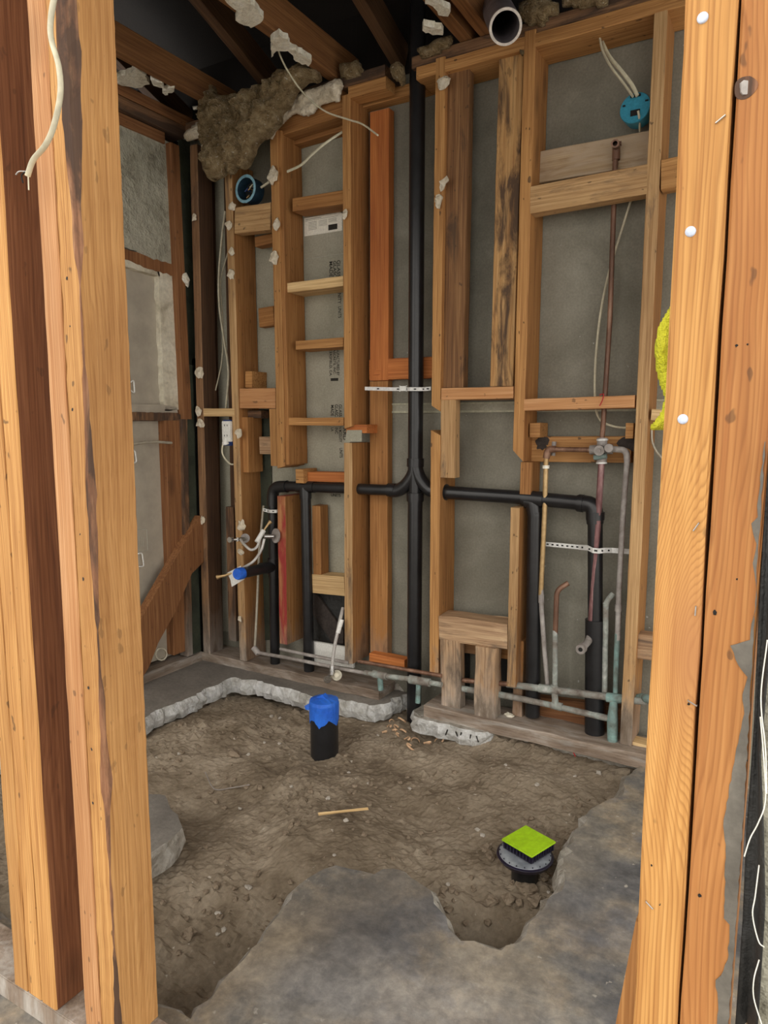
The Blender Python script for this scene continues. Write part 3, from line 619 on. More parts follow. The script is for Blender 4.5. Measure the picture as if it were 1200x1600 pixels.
V('wall_stud', 'rightmost stud of the back wall beside the yellow cloth', (1024.5, -30), (968.5, 1162), 20, 'fir_worn', smat='fir_side')
# blocks
Hb('wood_block', 'wide block under the blue round box', (366, 324), (422, 316), 41, 'fir_worn', d=0.05)
Hb('wood_block', 'thin rear block just below the wide block', (398, 370), (425, 364), 16, 'fir_side', Y=2.47, d=0.05)
Hb('wood_block', 'square rear block halfway down the left bay', (404, 482), (427, 478), 30, 'fir_side', Y=2.50, d=0.042)
Hb('wood_block', 'small block standing on the pink-brown cross block', (383, 580), (393.5, 580), 26, 'fir', Y=2.44, d=0.10)
Hb('wood_block', 'pink-brown cross block left of the ladder bay', (374, 607), (430, 606), 31, 'fir_pink', Y=2.405, d=0.042)
Hb('wood_block', 'thin rear block under the pink-brown cross block', (376, 641), (408, 641), 12, 'oldbrown', Y=2.46, d=0.05)
Hb('wood_block', 'whitish stained block beside the short left stud', (405, 682), (424, 682), 27, 'rot', Y=2.47, d=0.05)
Hb('wood_block', 'thin pale block above the white outlet', (317, 638), (366, 638), 12.5, 'pale', d=0.05)
Hb('ladder_block', 'topmost ladder block, under the grey gap', (457, 310), (536, 297), 21, 'fir_side', Y=2.43, d=0.09, group='ladder blocks')
Hb('ladder_block', 'second ladder block, below the paper label', (438, 444), (536, 431), 15, 'pale', Y=2.42, d=0.12, group='ladder blocks')
Hb('ladder_block', 'third ladder block, above the printed lettering and black bar', (462, 533), (536, 527), 14, 'fir', Y=2.43, d=0.10, group='ladder blocks')
Hb('ladder_block', 'lowest ladder block, meeting the notch', (441, 652.5), (537, 652), 12, 'fir', Y=2.41, d=0.10, group='ladder blocks')
Hb('wood_block', 'red-brown block above the left black branch pipe', (475, 737), (538, 738), 15, 'fir_red', Y=2.45, d=0.06)
Hb('wood_block', 'stub block end above the black elbow', (462, 733), (474, 733), 22, 'fir', Y=2.42, d=0.10)
Hb('wood_block', 'orange stub in the notch of the ladder bay stud', (541, 664), (573, 664), 13, 'fir_red', Y=2.42, d=0.09)
Hb('wood_block', 'light block above the dark hole in the left bay', (488, 898), (538, 902), 29, 'pale', Y=2.46, d=0.08)
Hb('wood_block', 'orange cross block crossing behind the black stack', (577, 562), (676, 557), 32, 'fir_red', Y=2.50, d=0.042)
Hb('wood_block', 'narrow orange cross block under the dark brown board', (689.5, 606.5), (802, 603), 18, 'fir_pink')
Hb('wood_block', 'narrow orange cross block right of the tall yellow stud', (819, 623), (992, 617), 18, 'fir_pink')
Hb('wood_block', 'pale weathered block behind the shower pipe elbow', (838, 237), (1022, 202), 49, 'white_stain', Y=2.485, d=0.045)
Hb('wood_block', 'bright yellow block in front of the copper riser', (829, 291), (1012.5, 256), 43, 'fir_worn', d=0.055)
Hb('wood_block', 'short yellow block right of the last back wall stud', (1034, 250), (1090, 238), 47, 'fir', d=0.055)
Hb('wood_block', 'small upright block left of the shower valve', (828, 661), (844, 661), 23, 'fir', Y=2.44, d=0.09)
Hb('wood_block', 'small upright block right of the shower valve', (978, 661), (990, 661), 24, 'fir', Y=2.44, d=0.09)
vb = Hb('valve_board', 'scorched board behind the shower valve', (822, 682), (987, 681), 39, 'fir', Y=2.49, d=0.045, cat='board')
for px, py, s, sd in ((845, 690, .040, 1), (845, 697, .028, 4), (984, 692, .045, 2)):
    o = chunk('scorch_mark', PY(px, py, 2.4885), s, M['char'], None, None, seed=sd, flat=(1, .04, .6), parent=vb)
Hb('wood_block', 'light block below the yellow cloth', (1018, 639), (1040, 640), 17, 'pale', d=0.05)
Hb('wood_block', 'worn block right of the last back wall stud near its foot', (993, 991), (1035, 996), 38, 'rot', Y=2.42, d=0.06)
Hb('wood_block', 'red-brown block at the back behind the bottom pipes', (577, 1021), (632, 1032), 16, 'fir_red', Y=2.46, d=0.05)
Hb('wood_block', 'rotten thick block above two short whitewashed posts', (686, 962), (793, 975), 38, 'rot', d=0.09, jit=0.003)
V('cripple_stud', 'left short whitewashed post under the rotten block', (687, 998), (689, 1108), 31, 'rot', d=0.045, jit=0.002, group='short posts under the rotten block')
V('cripple_stud', 'right short whitewashed post with torn paint under the rotten block', (742, 1009), (741, 1124), 32, 'rot', Y=2.38, d=0.06, jit=0.003, group='short posts under the rotten block')
Hb('wood_block', 'orange strip behind the two short posts', (715, 1003), (795, 1015), 15, 'fir_side', Y=2.48, d=0.04)
Hb('wood_block', 'brown board at the back foot of the right bay', (820, 1086), (985, 1108), 40, 'fir_brown', Y=2.50, d=0.035)
# gaps and papers
prism('building_paper_and_void', [PY(480, 925, 2.536), PY(540, 925, 2.536), PY(542, 1012, 2.536), PY(480, 1005, 2.536)], Vector((0, .004, 0)), M['paper'], 'black sheet standing in for the dark void above the white board', 'paper')  # black sheet paints the darkness of an open void
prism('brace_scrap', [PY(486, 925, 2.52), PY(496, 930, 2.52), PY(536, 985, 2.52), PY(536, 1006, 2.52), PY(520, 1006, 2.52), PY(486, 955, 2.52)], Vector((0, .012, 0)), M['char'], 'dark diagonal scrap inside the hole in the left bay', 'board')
prism('white_board', [PY(485.5, 1001.5, 2.47), PY(552, 1013, 2.47), PY(552, 1044, 2.47), PY(485.5, 1033, 2.47)], Vector((0, .012, 0)), M['white'], 'small white board standing on the grey plate', 'board')
for x in (711.5, 781):
    prism('building_paper_and_void', [PY(x, 1012, 2.53), PY(x + 22, 1012, 2.53), PY(x + 22, 1082, 2.53), PY(x, 1082, 2.53)], Vector((0, .004, 0)), M['paper'], 'dark sheet showing ' + ('between the two short posts' if x < 750 else 'right of the second short post'), 'paper')  # dark sheet set behind each gap
prism('building_paper_and_void', [PY(405, 640, 2.535), PY(424, 640, 2.535), PY(424, 1000, 2.535), PY(405, 1000, 2.535)], Vector((0, .004, 0)), M['green_paper'], 'dark strip in the gap beside the black drain', 'paper')  # dark strip set behind the gap
prism('building_paper_and_void', [PY(318, 200, 2.535), PY(333, 200, 2.535), PY(348, 1010, 2.535), PY(330, 1010, 2.535)], Vector((0, .004, 0)), M['dark'], 'dark board deep in the leftmost bay', 'board')
prism('building_paper_and_void', [PY(349, 260, 2.534), PY(362, 260, 2.534), PY(374, 990, 2.534), PY(365, 990, 2.534)], Vector((0, .004, 0)), M['dark'], 'narrow dark board against the second stud', 'board')
prism('nail_plate', [PY(542, 672, 2.415), PY(565, 672, 2.415), PY(565, 690, 2.415), PY(548, 690, 2.415), PY(543, 694, 2.415), PY(539, 690, 2.415)], Vector((0, .003, 0)), M['cement_lt'], 'small square grey plate in the notch of the ladder bay stud', 'plate')
# print on the sheet
for s, px, xp, py, py2 in (('GLASS', 526.5, 531.5, 407, 433), ('GLASC', 520.5, 525.5, 408, 434), ('MADE', 514.5, 519.5, 409, 433),
                           ('UNITY', 527.8, 532.8, 453, 475), ('UNITS', 528.3, 533.2, 479, 497),
                           ('NUFACTURED BY', 525.8, 530, 545, 587), ('ASCRETE, INC.', 520, 524.3, 546, 585), ('KERSFIELD, CA.', 514, 518.5, 546, 588),
                           ('GLASS', 529.5, 534, 632, 651), ('GLASC', 523.2, 528, 632, 651), ('MADE', 517, 521.5, 633, 650),
                           ('ARD\'', 536, 541, 668, 689), ('N MODUITY', 529.5, 534, 667, 691), ('UNITS', 530.5, 535, 700, 715), ('INC', 523.5, 528, 668, 678), ('LA', 517.5, 521, 668, 674)):
    text(s, px, py, py2, xp, 2.5415, wb)
text('UNITS', 517, 771, 775.5, 532, 2.5415, wb, vertical=False)
b0 = PY(516.5, 591, 2.541); b1 = PY(528, 595, 2.541); box('printed_bar', (b0.x, 2.5412, b1.z), (b1.x, 2.543, b0.z), M['ink'], parent=wb, bev=0)
# paper label
lb = thing('paper_label', PY(475, 355, 2.541), 'white printed paper label stuck on the board between ladder blocks', 'label')
Yl = 2.5405
q = lambda x, y: PY(x, y, Yl)
prism('paper', [q(475.5, 341), q(531, 331), q(534.5, 333), q(534.5, 360), q(475.5, 369.5)], Vector((0, .0015, 0)), M['label'], parent=lb)
def bar(x0_, y0_, x1_, h, m='ink_grey', sl=-0.17):
    Yb = Yl - .0006
    prism('print', [PY(x0_, y0_, Yb), PY(x1_, y0_ + (x1_ - x0_) * sl, Yb), PY(x1_, y0_ + (x1_ - x0_) * sl + h, Yb), PY(x0_, y0_ + h, Yb)], Vector((0, .0005, 0)), M[m], parent=lb)
bar(477, 343, 502, 1.2); bar(477, 345.5, 528, .5)
for k in range(6):
    bar(482, 347.5 + k * 2.3, 495, .9); bar(498, 345 + k * 1.9, 511, .7) if k < 5 else None; bar(513, 342 + k * 1.6, 526, .6) if k < 4 else None
bar(513, 351.5, 527, 8.5, 'ink')

# ============================================================ LEFT WALL
LX = -2.42
def LP(name, label, pix, X, th, mat, cat, rag=0, sub=.02, seed=1, group=None):
    return prism(name, [(Vector((X, 0.95, PX(x, y, X).z)) if x <= 150 else PX(x, y, X)) for x, y in pix], Vector((-th, 0, 0)), M[mat], label, cat, group, rag=rag, sub=sub, seed=seed)
def L_post(label, top, bot, wpx, mat, X=LX, d=0.05, name='wall_stud'):
    a = PX(*top, X); b = PX(*bot, X); mx, my = (top[0] + bot[0]) / 2, (top[1] + bot[1]) / 2
    wm = PX(mx + wpx, my, X).y - PX(mx, my, X).y; off = Vector((-d / 2, wm / 2, 0))
    return board(name, label, b + off, a + off, wm, d, mat, (0, 1, 0), 'studs of the left wall', 'stud')
board('top_plate', 'dark brown upper plate on top of the left wall', (LX - .04, 0.9, 2.462), (LX - .04, 2.56, 2.462), 0.09, 0.045, 'fir_brown', (1, 0, 0), cat='plate')
board('top_plate', 'dusty brown lower plate on top of the left wall', (LX - .045, 0.9, 2.412), (LX - .045, 2.40, 2.412), 0.09, 0.05, 'oldbrown', (1, 0, 0), cat='plate')
board('top_plate', 'red-brown rail under the plates of the left wall', (LX - .055, 0.9, 2.36), (LX - .055, 2.30, 2.36), 0.07, 0.045, 'fir_brown', (1, 0, 0), cat='plate')
board('bottom_plate', 'grey dusty plate along the foot of the left wall', (LX - .05, 0.9, 0.02), (LX - .05, 2.40, 0.02), 0.10, 0.042, 'plate', (1, 0, 0), cat='plate', jit=.003)
LP('render_panel', 'rough cracked grey render filling the upper left wall', [(150, 150), (187, 187), (230, 205), (264, 222), (268, 300), (273, 414), (235, 403), (193, 386), (150, 365)], LX - .03, .03, 'render', 'render', rag=.006)
LP('header_block', 'ragged red-brown header above the plaster-edged opening', [(150, 370), (194, 388), (235, 403), (274, 414), (278, 432), (245, 424), (195, 405), (150, 388)], LX - .025, .05, 'fir_brown', 'block', rag=.004)
LP('plaster_jamb', 'pale mottled plaster edge right of the upper grey panel', [(244, 418), (262, 427), (276, 432), (278, 470), (281, 520), (284, 560), (286, 600), (289, 640), (270, 641), (257.5, 642), (253, 540), (248, 432)], LX - .03, .03, 'jamb', 'plaster', rag=.004)
LP('plaster_jamb', 'pale plaster strip above the upper grey panel', [(150, 385), (194, 404), (248, 421), (250, 432), (196, 416), (150, 399)], LX - .03, .03, 'jamb', 'plaster', rag=.002)
up = LP('grey_panel', 'upper grey cabinet panel with one white pull', [(140, 395), (196, 416), (248.5, 432), (257.5, 643), (140, 640)], LX - .06, .02, 'panel', 'panel')
LP('trim_ledge', 'grey ledge under the upper grey panel', [(150, 632), (257, 632.5), (276, 636), (278, 645), (150, 645)], LX - .03, .04, 'panel', 'ledge')
LP('wood_block', 'brown brick-like sill block below the upper grey panel', [(150, 644), (276, 645), (285, 650), (283, 657.5), (150, 657)], LX - .02, .05, 'oldbrown', 'block', rag=.002)
lo = LP('grey_panel', 'lower grey cabinet panel behind the diagonal brace', [(140, 657), (258, 658), (272, 1022), (222, 1040), (140, 1080)], LX - .06, .02, 'panel', 'panel')
def pull(par, pix, X):
    P_ = [PX(x, y, X) for x, y in pix]; tube('pull', fillet(P_, .012), .0032, M['white'], parent=par, label='white wire pull', seg=8)
pull(up, [(204, 597), (209, 594), (210.5, 615), (204.5, 610)], LX - .045)
pull(lo, [(205, 703), (211, 704), (213.5, 722), (207, 724)], LX - .045)
pull(lo, [(216, 865), (222, 864), (225, 885), (217.5, 885)], LX - .045)
pull(lo, [(219, 995), (228, 995), (231, 1004), (229, 1014), (221, 1016)], LX - .01)
for a_, b_ in (((213, 828), (229.5, 827)), ((229.5, 827), (231, 860)), ((231, 860), (214.5, 863))):
    tube('outline_mark', [PX(*a_, LX - .0595), PX(*b_, LX - .0595)], .0013, M['ink_grey'], parent=lo, seg=6)
for k in range(3):
    tube('outline_mark', [PX(218 + k * 3, 838 + k, LX - .0595), PX(218.6 + k * 3, 852 + k, LX - .0595)], .0008, M['ink_grey'], parent=lo, seg=6)
tube('pipe_ring', [PX(252 + 8.5 * math.cos(t * .5236), 1022 + 9.5 * math.sin(t * .5236), LX - .055) for t in range(13)], .004, M['jamb'], label='round plate low on the grey panel beside the brace foot', cat='plate', seg=8)
tube('conduit', smooth_pts([PX(195, 697, LX + .01), PX(215, 693, LX + .01), PX(240, 690.5, LX + .01), PX(268, 692, LX + .01)]), .006, M['cabledirty'], label='short bent grey tube crossing above the lower grey panel', cat='tube', seg=10)
L_post('orange-brown stud at the right edge of the lower grey panel', (258, 657), (272, 1024), 27, 'fir_brown', d=.05, X=LX - .015)
L_post('red-brown full-height stud of the left wall', (266.5, 222), (287, 655), 13, 'fir_brown')
L_post('red-brown lower stud of the left wall with grey foot', (284, 655), (293, 1026), 9, 'oldbrown')
LP('building_paper_and_void', 'dark green building paper strip between left wall studs', [(279, 215), (297, 222), (305, 570), (290, 570)], LX - .03, .004, 'green_paper', 'paper')
L_post('greenish worn board near the left corner', (288, 570), (302, 1022), 13, 'green_paper', X=LX - .01, d=.03)
LP('building_paper_and_void', 'black building paper in the left corner gap', [(300, 560), (312, 560), (325, 1022), (309, 1022)], LX - .03, .004, 'paper', 'paper')
prism('diagonal_brace', [PX(x, y, LX + .03) for x, y in [(205, 995), (220, 968), (283, 858), (314, 806), (318, 812), (318, 878), (300, 896), (272, 960), (247, 1005), (233, 1042), (222, 1060), (205, 1085)]], Vector((-.045, 0, 0)), M['fir_brown'], 'brown diagonal brace leaning across the lower grey panel', 'brace')
chunk('plaster_remnant', PX(290, 438, LX), .04, M['plaster_w'], 'whitish plaster lump on dark paper right of the plaster edge', 'plaster', 'plaster', 5, (.3, .7, 1.0))

# ============================================================ ROOF
def jo(label, X, zb, h, w_, y0_, y1_, mat):
    return board('ceiling_joist', label, (X, y0_, zb + h / 2), (X, y1_, zb + h / 2), w_, h, mat, (1, 0, 0), 'ceiling joists', 'joist')
jo('ceiling joist over the left wall top', -2.20, 2.455, .10, .042, 0.2, 2.56, 'joist')
jo('lit ceiling joist carrying white plaster, left of the stack', -1.635, 2.455, .13, .045, 0.2, 2.56, 'joist')
jo('first of two ceiling joists left of the big pipe mouth', -1.08, 2.455, .10, .045, 0.2, 2.50, 'joist')
jo('second of two ceiling joists, next to the big pipe mouth', -1.005, 2.455, .14, .045, 0.2, 2.50, 'joist')
def raf(label, px, py):
    p = PY(px, py, 2.44); z = 2.60 + (3.0 - p.y) * TS
    dirv = Vector((0, -math.cos(R(20)), math.sin(R(20))))
    a = Vector((p.x, 2.56, 2.44 + .10)); b = a + dirv * 2.55
    board('roof_rafter', label, a, b, .045, .10, 'joist_dark', (1, 0, 0), 'roof rafters', 'rafter')
raf('dark sloping rafter left of the lit joist', 412, 128)
raf('dark sloping rafter left of the black stack', 603, 104)
raf('dark sloping rafter at the far left', 262, 150)
# insulation
sheet_lump('insulation', [(330, 132), (345, 150), (375, 150), (418, 132), (445, 112), (478, 100), (500, 108), (500, 125), (470, 135), (455, 160), (440, 185), (425, 213), (410, 222), (392, 245), (385, 260), (352, 274), (335, 283), (321, 268), (321, 235), (317, 200), (320, 165)], 2.33, .12, M['insul'], 'big brown fibrous insulation clump hanging in the upper left corner', 'insulation', amp=.04, st=.0065, edge=.022)
for i, (pp, lb_) in enumerate([([(533, 100), (560, 96), (572, 110), (566, 122), (540, 130), (533, 122)], 'small insulation tuft right of the crumbling plaster'),
                               ([(607, 105), (632, 95), (634, 130), (628, 140), (612, 122)], 'insulation tuft just left of the black stack'),
                               ([(650, 78), (665, 74), (690, 62), (705, 60), (708, 75), (690, 88), (655, 95)], 'insulation tuft just right of the black stack'),
                               ([(812, 5), (850, -10), (870, 5), (875, 25), (850, 40), (822, 45), (812, 30)], 'insulation tuft right of the big pipe mouth'),
                               ([(880, -15), (960, -20), (950, 8), (905, 18), (880, 12)], 'insulation tuft at the top edge above the right bay'),
                               ([(810, 55), (818, 50), (820, 90), (811, 84)], 'thin insulation wisp beside the tall yellow stud top')]):
    sheet_lump('insulation', pp, 2.40, .07, M['insul'], lb_, 'insulation', seed=i + 3)
# plaster at the ceiling line
sheet_lump('plaster_remnant', [(432, 185), (443, 163), (480, 141), (534, 122), (537, 134), (532, 158), (505, 162), (492, 178), (476, 182), (463, 177), (447, 190), (432, 205), (425, 222), (420, 214)], 2.39, .03, M['plaster'], 'crumbling cream plaster crown above the ladder bay', 'plaster', amp=.012, st=.006, edge=.008, soft=.02)
def rag(label, pts, seed, mat='plaster_w', th=.02):
    return prism('plaster_remnant', pts, Vector((0, 0, th)), M[mat], label, 'plaster', rag=.006, sub=.014, seed=seed)
pz = lambda L_, z=2.435: [PZ(x, y, z) for x, y in L_]
rag('torn white ceiling plaster under the lit joist at the top edge', pz([(340, -10), (382, -12), (398, 10), (412, 28), (400, 40), (392, 44), (368, 32), (372, 18), (358, 8)]), 2)
rag('torn white ceiling plaster under the lit joist, lower piece', pz([(425, 62), (436, 54), (450, 62), (452, 74), (472, 84), (487, 96), (482, 104), (462, 96), (450, 80), (432, 80), (424, 90)]), 3)
rag('torn white ceiling plaster right of the black stack', pz([(660, -8), (680, -8), (690, 8), (704, 18), (700, 26), (685, 24), (676, 10), (664, 6)]), 4)
rag('hanging white plaster flap right of the black stack', pz([(662, 40), (690, 46), (692, 55), (676, 55), (660, 48)], 2.40), 5)
rag('white plaster patch at the top of the left wall', pz([(150, 90), (183, 122), (215, 108), (228, 117), (234, 132), (212, 138), (190, 134), (150, 118)], 2.47), 6)
rag('second white plaster patch on the left wall top', pz([(235, 124), (254, 130), (256, 138), (240, 134)], 2.45), 7)
rag('thin plaster shard on the left wall top', pz([(254, 142), (273, 136), (272, 143), (258, 149)], 2.45), 8)
sheet_lump('plaster_remnant', [(290, 205), (303, 196), (322, 183), (330, 186), (322, 210), (305, 222), (292, 222), (284, 215)], 2.34, .03, M['plaster'], 'grey-white plaster corner left of the insulation clump', 'plaster', amp=.008)
sheet_lump('plaster_remnant', [(300, 168), (312, 164), (330, 172), (328, 182), (318, 176)], 2.33, .03, M['plaster_w'], 'white plaster curl above the left corner', 'plaster', amp=.008)
rem = [(425, 275, 2.385, .030, 'above the wide block, right of the blue round box'), (431, 350, 2.39, .022, 'on the third stud beside the wide block'), (428, 403, 2.39, .022, 'on the third stud above the square rear block'),
       (363, 322, 2.39, .018, 'on the second stud at the wide block'), (356, 352, 2.39, .018, 'on the second stud just below the wide block'), (361, 394, 2.39, .018, 'on the second stud, a hand below the wide block'), (361, 428, 2.39, .018, 'on the second stud halfway down the left cable'),
       (539, 334, 2.39, .015, 'on the ladder stud beside the paper label'), (692, 128, 2.39, .024, 'at the very top of the orange stud'), (690, 286, 2.39, .021, 'high on the orange stud, upper of a pair'), (685, 314, 2.39, .019, 'high on the orange stud, lower of a pair'),
       (312, 583, 2.39, .024, 'on the leftmost stud above the thin pale block'), (310, 642, 2.39, .019, 'on the leftmost stud at the thin pale block'), (313, 662, 2.39, .022, 'on the leftmost stud just under the thin pale block'), (303, 340, 2.39, .015, 'high on the leftmost stud'),
       (373, 676, 2.39, .019, 'on the second stud beside the white outlet'), (376, 822, 2.39, .024, 'on the second stud above the chrome stop valve'), (376, 862, 2.39, .016, 'on the second stud below the chrome stop valve'), (316, 813, 2.39, .018, 'on the leftmost stud at the brace top'), (375, 967, 2.39, .012, 'low on the second stud')]
for i, (x, y, Y, s, l) in enumerate(rem):
    chunk('plaster_remnant', PY(x, y, Y), s * 1.45, M['plaster'], 'cream plaster crumb ' + l, 'plaster', seed=i * 3 + 1, flat=(.85, .3, 1))
# big open pipe
bp0 = PY(790, 42, 2.16); axis = (Vector((-0.62, 1.15, 0.98))).normalized()
pp = thing('waste_pipe', bp0, 'big open-ended old pipe poking down at the top centre', 'pipe')
ra = .049
bm = bmesh.new(); nn = 40; up_ = Vector((0, 0, 1)); a1 = axis.cross(up_).normalized(); a2 = axis.cross(a1)
def ring(c, r_): return [bm.verts.new(c + a1 * math.cos(6.2832 * k / nn) * r_ + a2 * math.sin(6.2832 * k / nn) * r_) for k in range(nn)]
r1, r2, r3 = ring(bp0, ra), ring(bp0 + axis * .5, ra), ring(bp0, ra * .84); r4 = ring(bp0 + axis * .5, ra * .84)
for k in range(nn):
    j = (k + 1) % nn
    bm.faces.new((r1[k], r1[j], r2[j], r2[k])); bm.faces.new((r3[k], r4[k], r4[j], r3[j]))
link('barrel', bm, M['pipeold'], pp, smooth=True)
bm = bmesh.new(); r1, r3 = ring(bp0 - axis * .001, ra), ring(bp0 - axis * .001, ra * .85); r5, r6 = ring(bp0 + axis * .006, ra * 1.01), ring(bp0 + axis * .006, ra * .84)
for k in range(nn):
    j = (k + 1) % nn; bm.faces.new((r1[k], r1[j], r3[j], r3[k])); bm.faces.new((r1[k], r5[k], r5[j], r1[j])); bm.faces.new((r3[k], r3[j], r6[j], r6[k]))
link('cut_rim', bm, M['pipe_rim'], pp)

# ============================================================ BLACK DRAIN PIPING
dr = thing('drain_piping', PY(652, 1105, 2.46), 'black plastic drain and vent piping with central stack and side branches', 'pipe')
def T_(name, pts, r, mat='abs', lab=None, seg=24, hollow=None): return tube(name, pts, r, M[mat], dr, lab, seg=seg, hollow=hollow)
Ys = 2.455; sx = PY(649, 740, Ys).x
zf = lambda py, px=649, Y=Ys: PY(px, py, Y).z
S = lambda z: Vector((sx, Ys, z))
zc0, zc1, zb0, zb1 = zf(716), zf(729), zf(770), zf(783)
T_('stack_pipe', [S(zc0), S(2.78)], .0295); T_('stack_pipe', [S(-.14), S(zb1)], .0295)
T_('coupling', [S(zc1), S(zc0)], .034); T_('coupling', [S(zb1), S(zb0)], .034)
for pts_ in ([(648, 728), (647, 737), (642, 748), (633, 759), (622, 766), (610, 767)], [(650, 728), (652, 737), (656, 747), (664, 758), (673, 766), (684, 769)]):
    T_('double_wye', smooth_pts([PY(x, y, Ys) for x, y in pts_], 8), .0265)
T_('double_wye', [S(zc1), S(zb0)], .026)
e = PY(617, 766, Ys); T_('coupling', [Vector((e.x + .005, Ys, e.z)), Vector((e.x - .03, Ys, e.z))], .0275)
lz = lambda px, py: PY(px, py, Ys)
tee1 = lz(477, 760); a = lz(612, 766)
T_('branch_pipe', [a, lz(486, 761)], .0225)
T_('tee', [lz(464, 760), lz(492, 761)], .0255); T_('tee', [lz(477, 761), lz(477.5, 779)], .0265)
T_('branch_pipe', [lz(477.5, 778), PY(483, 1052, Ys) ], .0235)
ex, ez = lz(427, 760), lz(427, 790)
T_('branch_pipe', [lz(466, 760), lz(447, 760)], .0225)
T_('elbow', fillet([lz(449, 760), lz(427, 761), lz(426, 790)], .06, 10), .0265)
T_('branch_pipe', [lz(426.5, 786), PY(430, 1040, Ys)], .0225)
T_('tee', [lz(427, 872), lz(428, 899)], .0265); T_('tee', [lz(427.5, 886), lz(427.5, 886) + Vector((-.03, -.06, .0))], .0255)
st0 = lz(427.5, 885); st1 = PY(371, 897, 2.215)
T_('trap_arm', [st0, st1], .0235)
d_ = (st1 - st0).normalized()
T_('tape_cover', [st1 - d_ * .03, st1 - d_ * .004, st1 + d_ * .004], [.0255, .0262, .023], 'tape', 'blue masking tape over the pipe end')
# right branch
T_('branch_pipe', [lz(676, 768), lz(825, 778)], .0255)
T_('tee', [lz(817, 778), lz(850, 781)], .029); T_('tee', fillet([lz(822, 782), lz(833, 784), lz(836, 806)], .03), .028)
T_('branch_pipe', [lz(836, 800), PY(832, 1118, Ys)], .0275)
T_('branch_pipe', [lz(846, 780), lz(906, 786)], .0255)
T_('elbow', fillet([lz(902, 786), lz(928, 788), lz(930, 818)], .055, 10), .029)
T_('branch_pipe', [lz(930, 812), PY(930, 982, Ys)], .0255)
T_('coupling', [lz(930, 800), lz(930, 812)], .0315); T_('coupling', [lz(904, 786), lz(912, 787)], .0315)
T_('drain_riser', [PY(930, 968, Ys), PY(929, 1150, Ys)], .0345)
for px, py in ((559, 764), (696, 769)): T_('pipe_sleeve', [lz(px, py) + Vector((-.004, 0, 0)), lz(px, py) + Vector((.006, 0, 0))], .031)
# straps
strap('pipe_strap', [PY(570, 607, 2.42), PY(612, 608, 2.42), PY(632, 608, 2.42), PY(640, 608, 2.405), PY(657, 608, 2.405), PY(664, 608, 2.42), PY(673, 607, 2.42)], .014, M['strapmat'], None, 'white perforated strap holding the central black stack', 'strap', 12)
box('strap_tag', PY(625, 611, 2.41) , PY(634, 603, 2.405) + Vector((0, .004, 0)), M['white'], parent=bpy.data.objects['pipe_strap'])
strap('pipe_strap', [PY(852, 850, 2.47), PY(906, 855, 2.47)] , .016, M['strapmat'], None, 'white perforated strap left of the right black drain', 'strap', 7)
strap('pipe_strap', [PY(904, 855, 2.46), PY(918, 856, 2.43), PY(926, 860, 2.415), PY(936, 861, 2.415), PY(944, 860, 2.43), PY(956, 860, 2.46), PY(985, 862, 2.47)], .018, M['strapmat'], None, 'white perforated strap wrapped around the right black drain', 'strap', 7)
strap('pipe_strap', [PY(411, 796, 2.425), PY(417, 798, 2.425), PY(422, 799, 2.412), PY(432, 799, 2.412), PY(437, 797, 2.43)], .014, M['strapmat'], None, 'short white strap around the left black drain', 'strap', 4)

# ============================================================ COPPER
cp = thing('copper_piping', PY(963, 1090, 2.43), 'copper shower piping with valve, risers and limed bottom lines', 'pipe')
def CT(name, pts, r, mat, lab=None, seg=14, hollow=None, wob=0): return tube(name, pts, r, M[mat], cp, lab, seg=seg, hollow=hollow, wob=wob)
Yc = 2.47; Yv = 2.44
c = lambda x, y, Y=Yv: PY(x, y, Y)
CT('riser_pipe', [c(962, 236, Yc), c(953, 500, Yc), c(942, 670, Yv), c(940, 690, Yv)], .0085, 'copper')
CT('shower_elbow', fillet([c(962.5, 250, Yc), c(963, 228, Yc), c(961, 224, 2.40)], .02), .0125, 'copper', seg=16, hollow=.6)
CT('shower_elbow_flange', [c(956, 226, 2.463), c(971, 224, 2.468)], .007, 'copper')
# valve
CT('valve_body', [c(941, 684), c(940, 722)], [.017, .017], 'galv'); CT('valve_body', [c(922, 703), c(957, 702)], .016, 'galv')
CT('valve_stem', [c(937, 703), c(936, 704, 2.39)], [.019, .017], 'galv', hollow=.55); CT('valve_stem', [c(937, 703), c(935, 704.5, 2.375)], .007, 'galv')
CT('valve_stop', [c(951, 700, 2.43), c(951, 700, 2.39)], .014, 'galv'); CT('valve_lug', [c(928, 715, 2.42), c(948, 712, 2.42)], .009, 'verdigris')
CT('valve_ring', [c(941, 686), c(941, 688.5)], .019, 'strapmat'); CT('valve_ring', [c(940, 722), c(940, 724.5)], .018, 'strapmat')
CT('hot_line', fillet([c(922, 703), c(858, 702), c(854, 712), c(853, 722)], .03), .0085, 'copper'); CT('elbow_fitting', fillet([c(868, 702), c(856, 702), c(853.5, 716)], .02), .0125, 'copper')
CT('wing_clip', [c(866, 690, 2.47), c(864, 712, 2.47)], .008, 'galv')
CT('hot_line', [c(853.5, 715), c(851, 800), c(845, 930)], .0088, 'brass'); CT('solder_ring', [c(853, 727), c(853, 732)], .012, 'label')
CT('hot_line', [c(845.5, 915), c(846, 950), c(851, 1020), c(856, 1073)], .0085, 'galv'); CT('coupling', [c(845.5, 929), c(845.8, 942)], .0105, 'galv')
CT('cold_line', fillet([c(957, 702), c(979, 703), c(980, 722)], .05, 8), .0105, 'galv', wob=.15); CT('cold_line', [c(980, 718), c(973, 810), c(967, 925), c(965, 1000)], .0092, 'galv')
CT('cold_line', [c(965, 990), c(963, 1040), c(961, 1112)], .0092, 'verdigris', wob=.1); CT('coupling', [c(966.5, 944), c(966, 955)], .0115, 'galv')
CT('tub_line', [c(940, 722), c(937, 770), c(933, 830), c(928, 900), c(923, 985)], .0112, 'copperp')
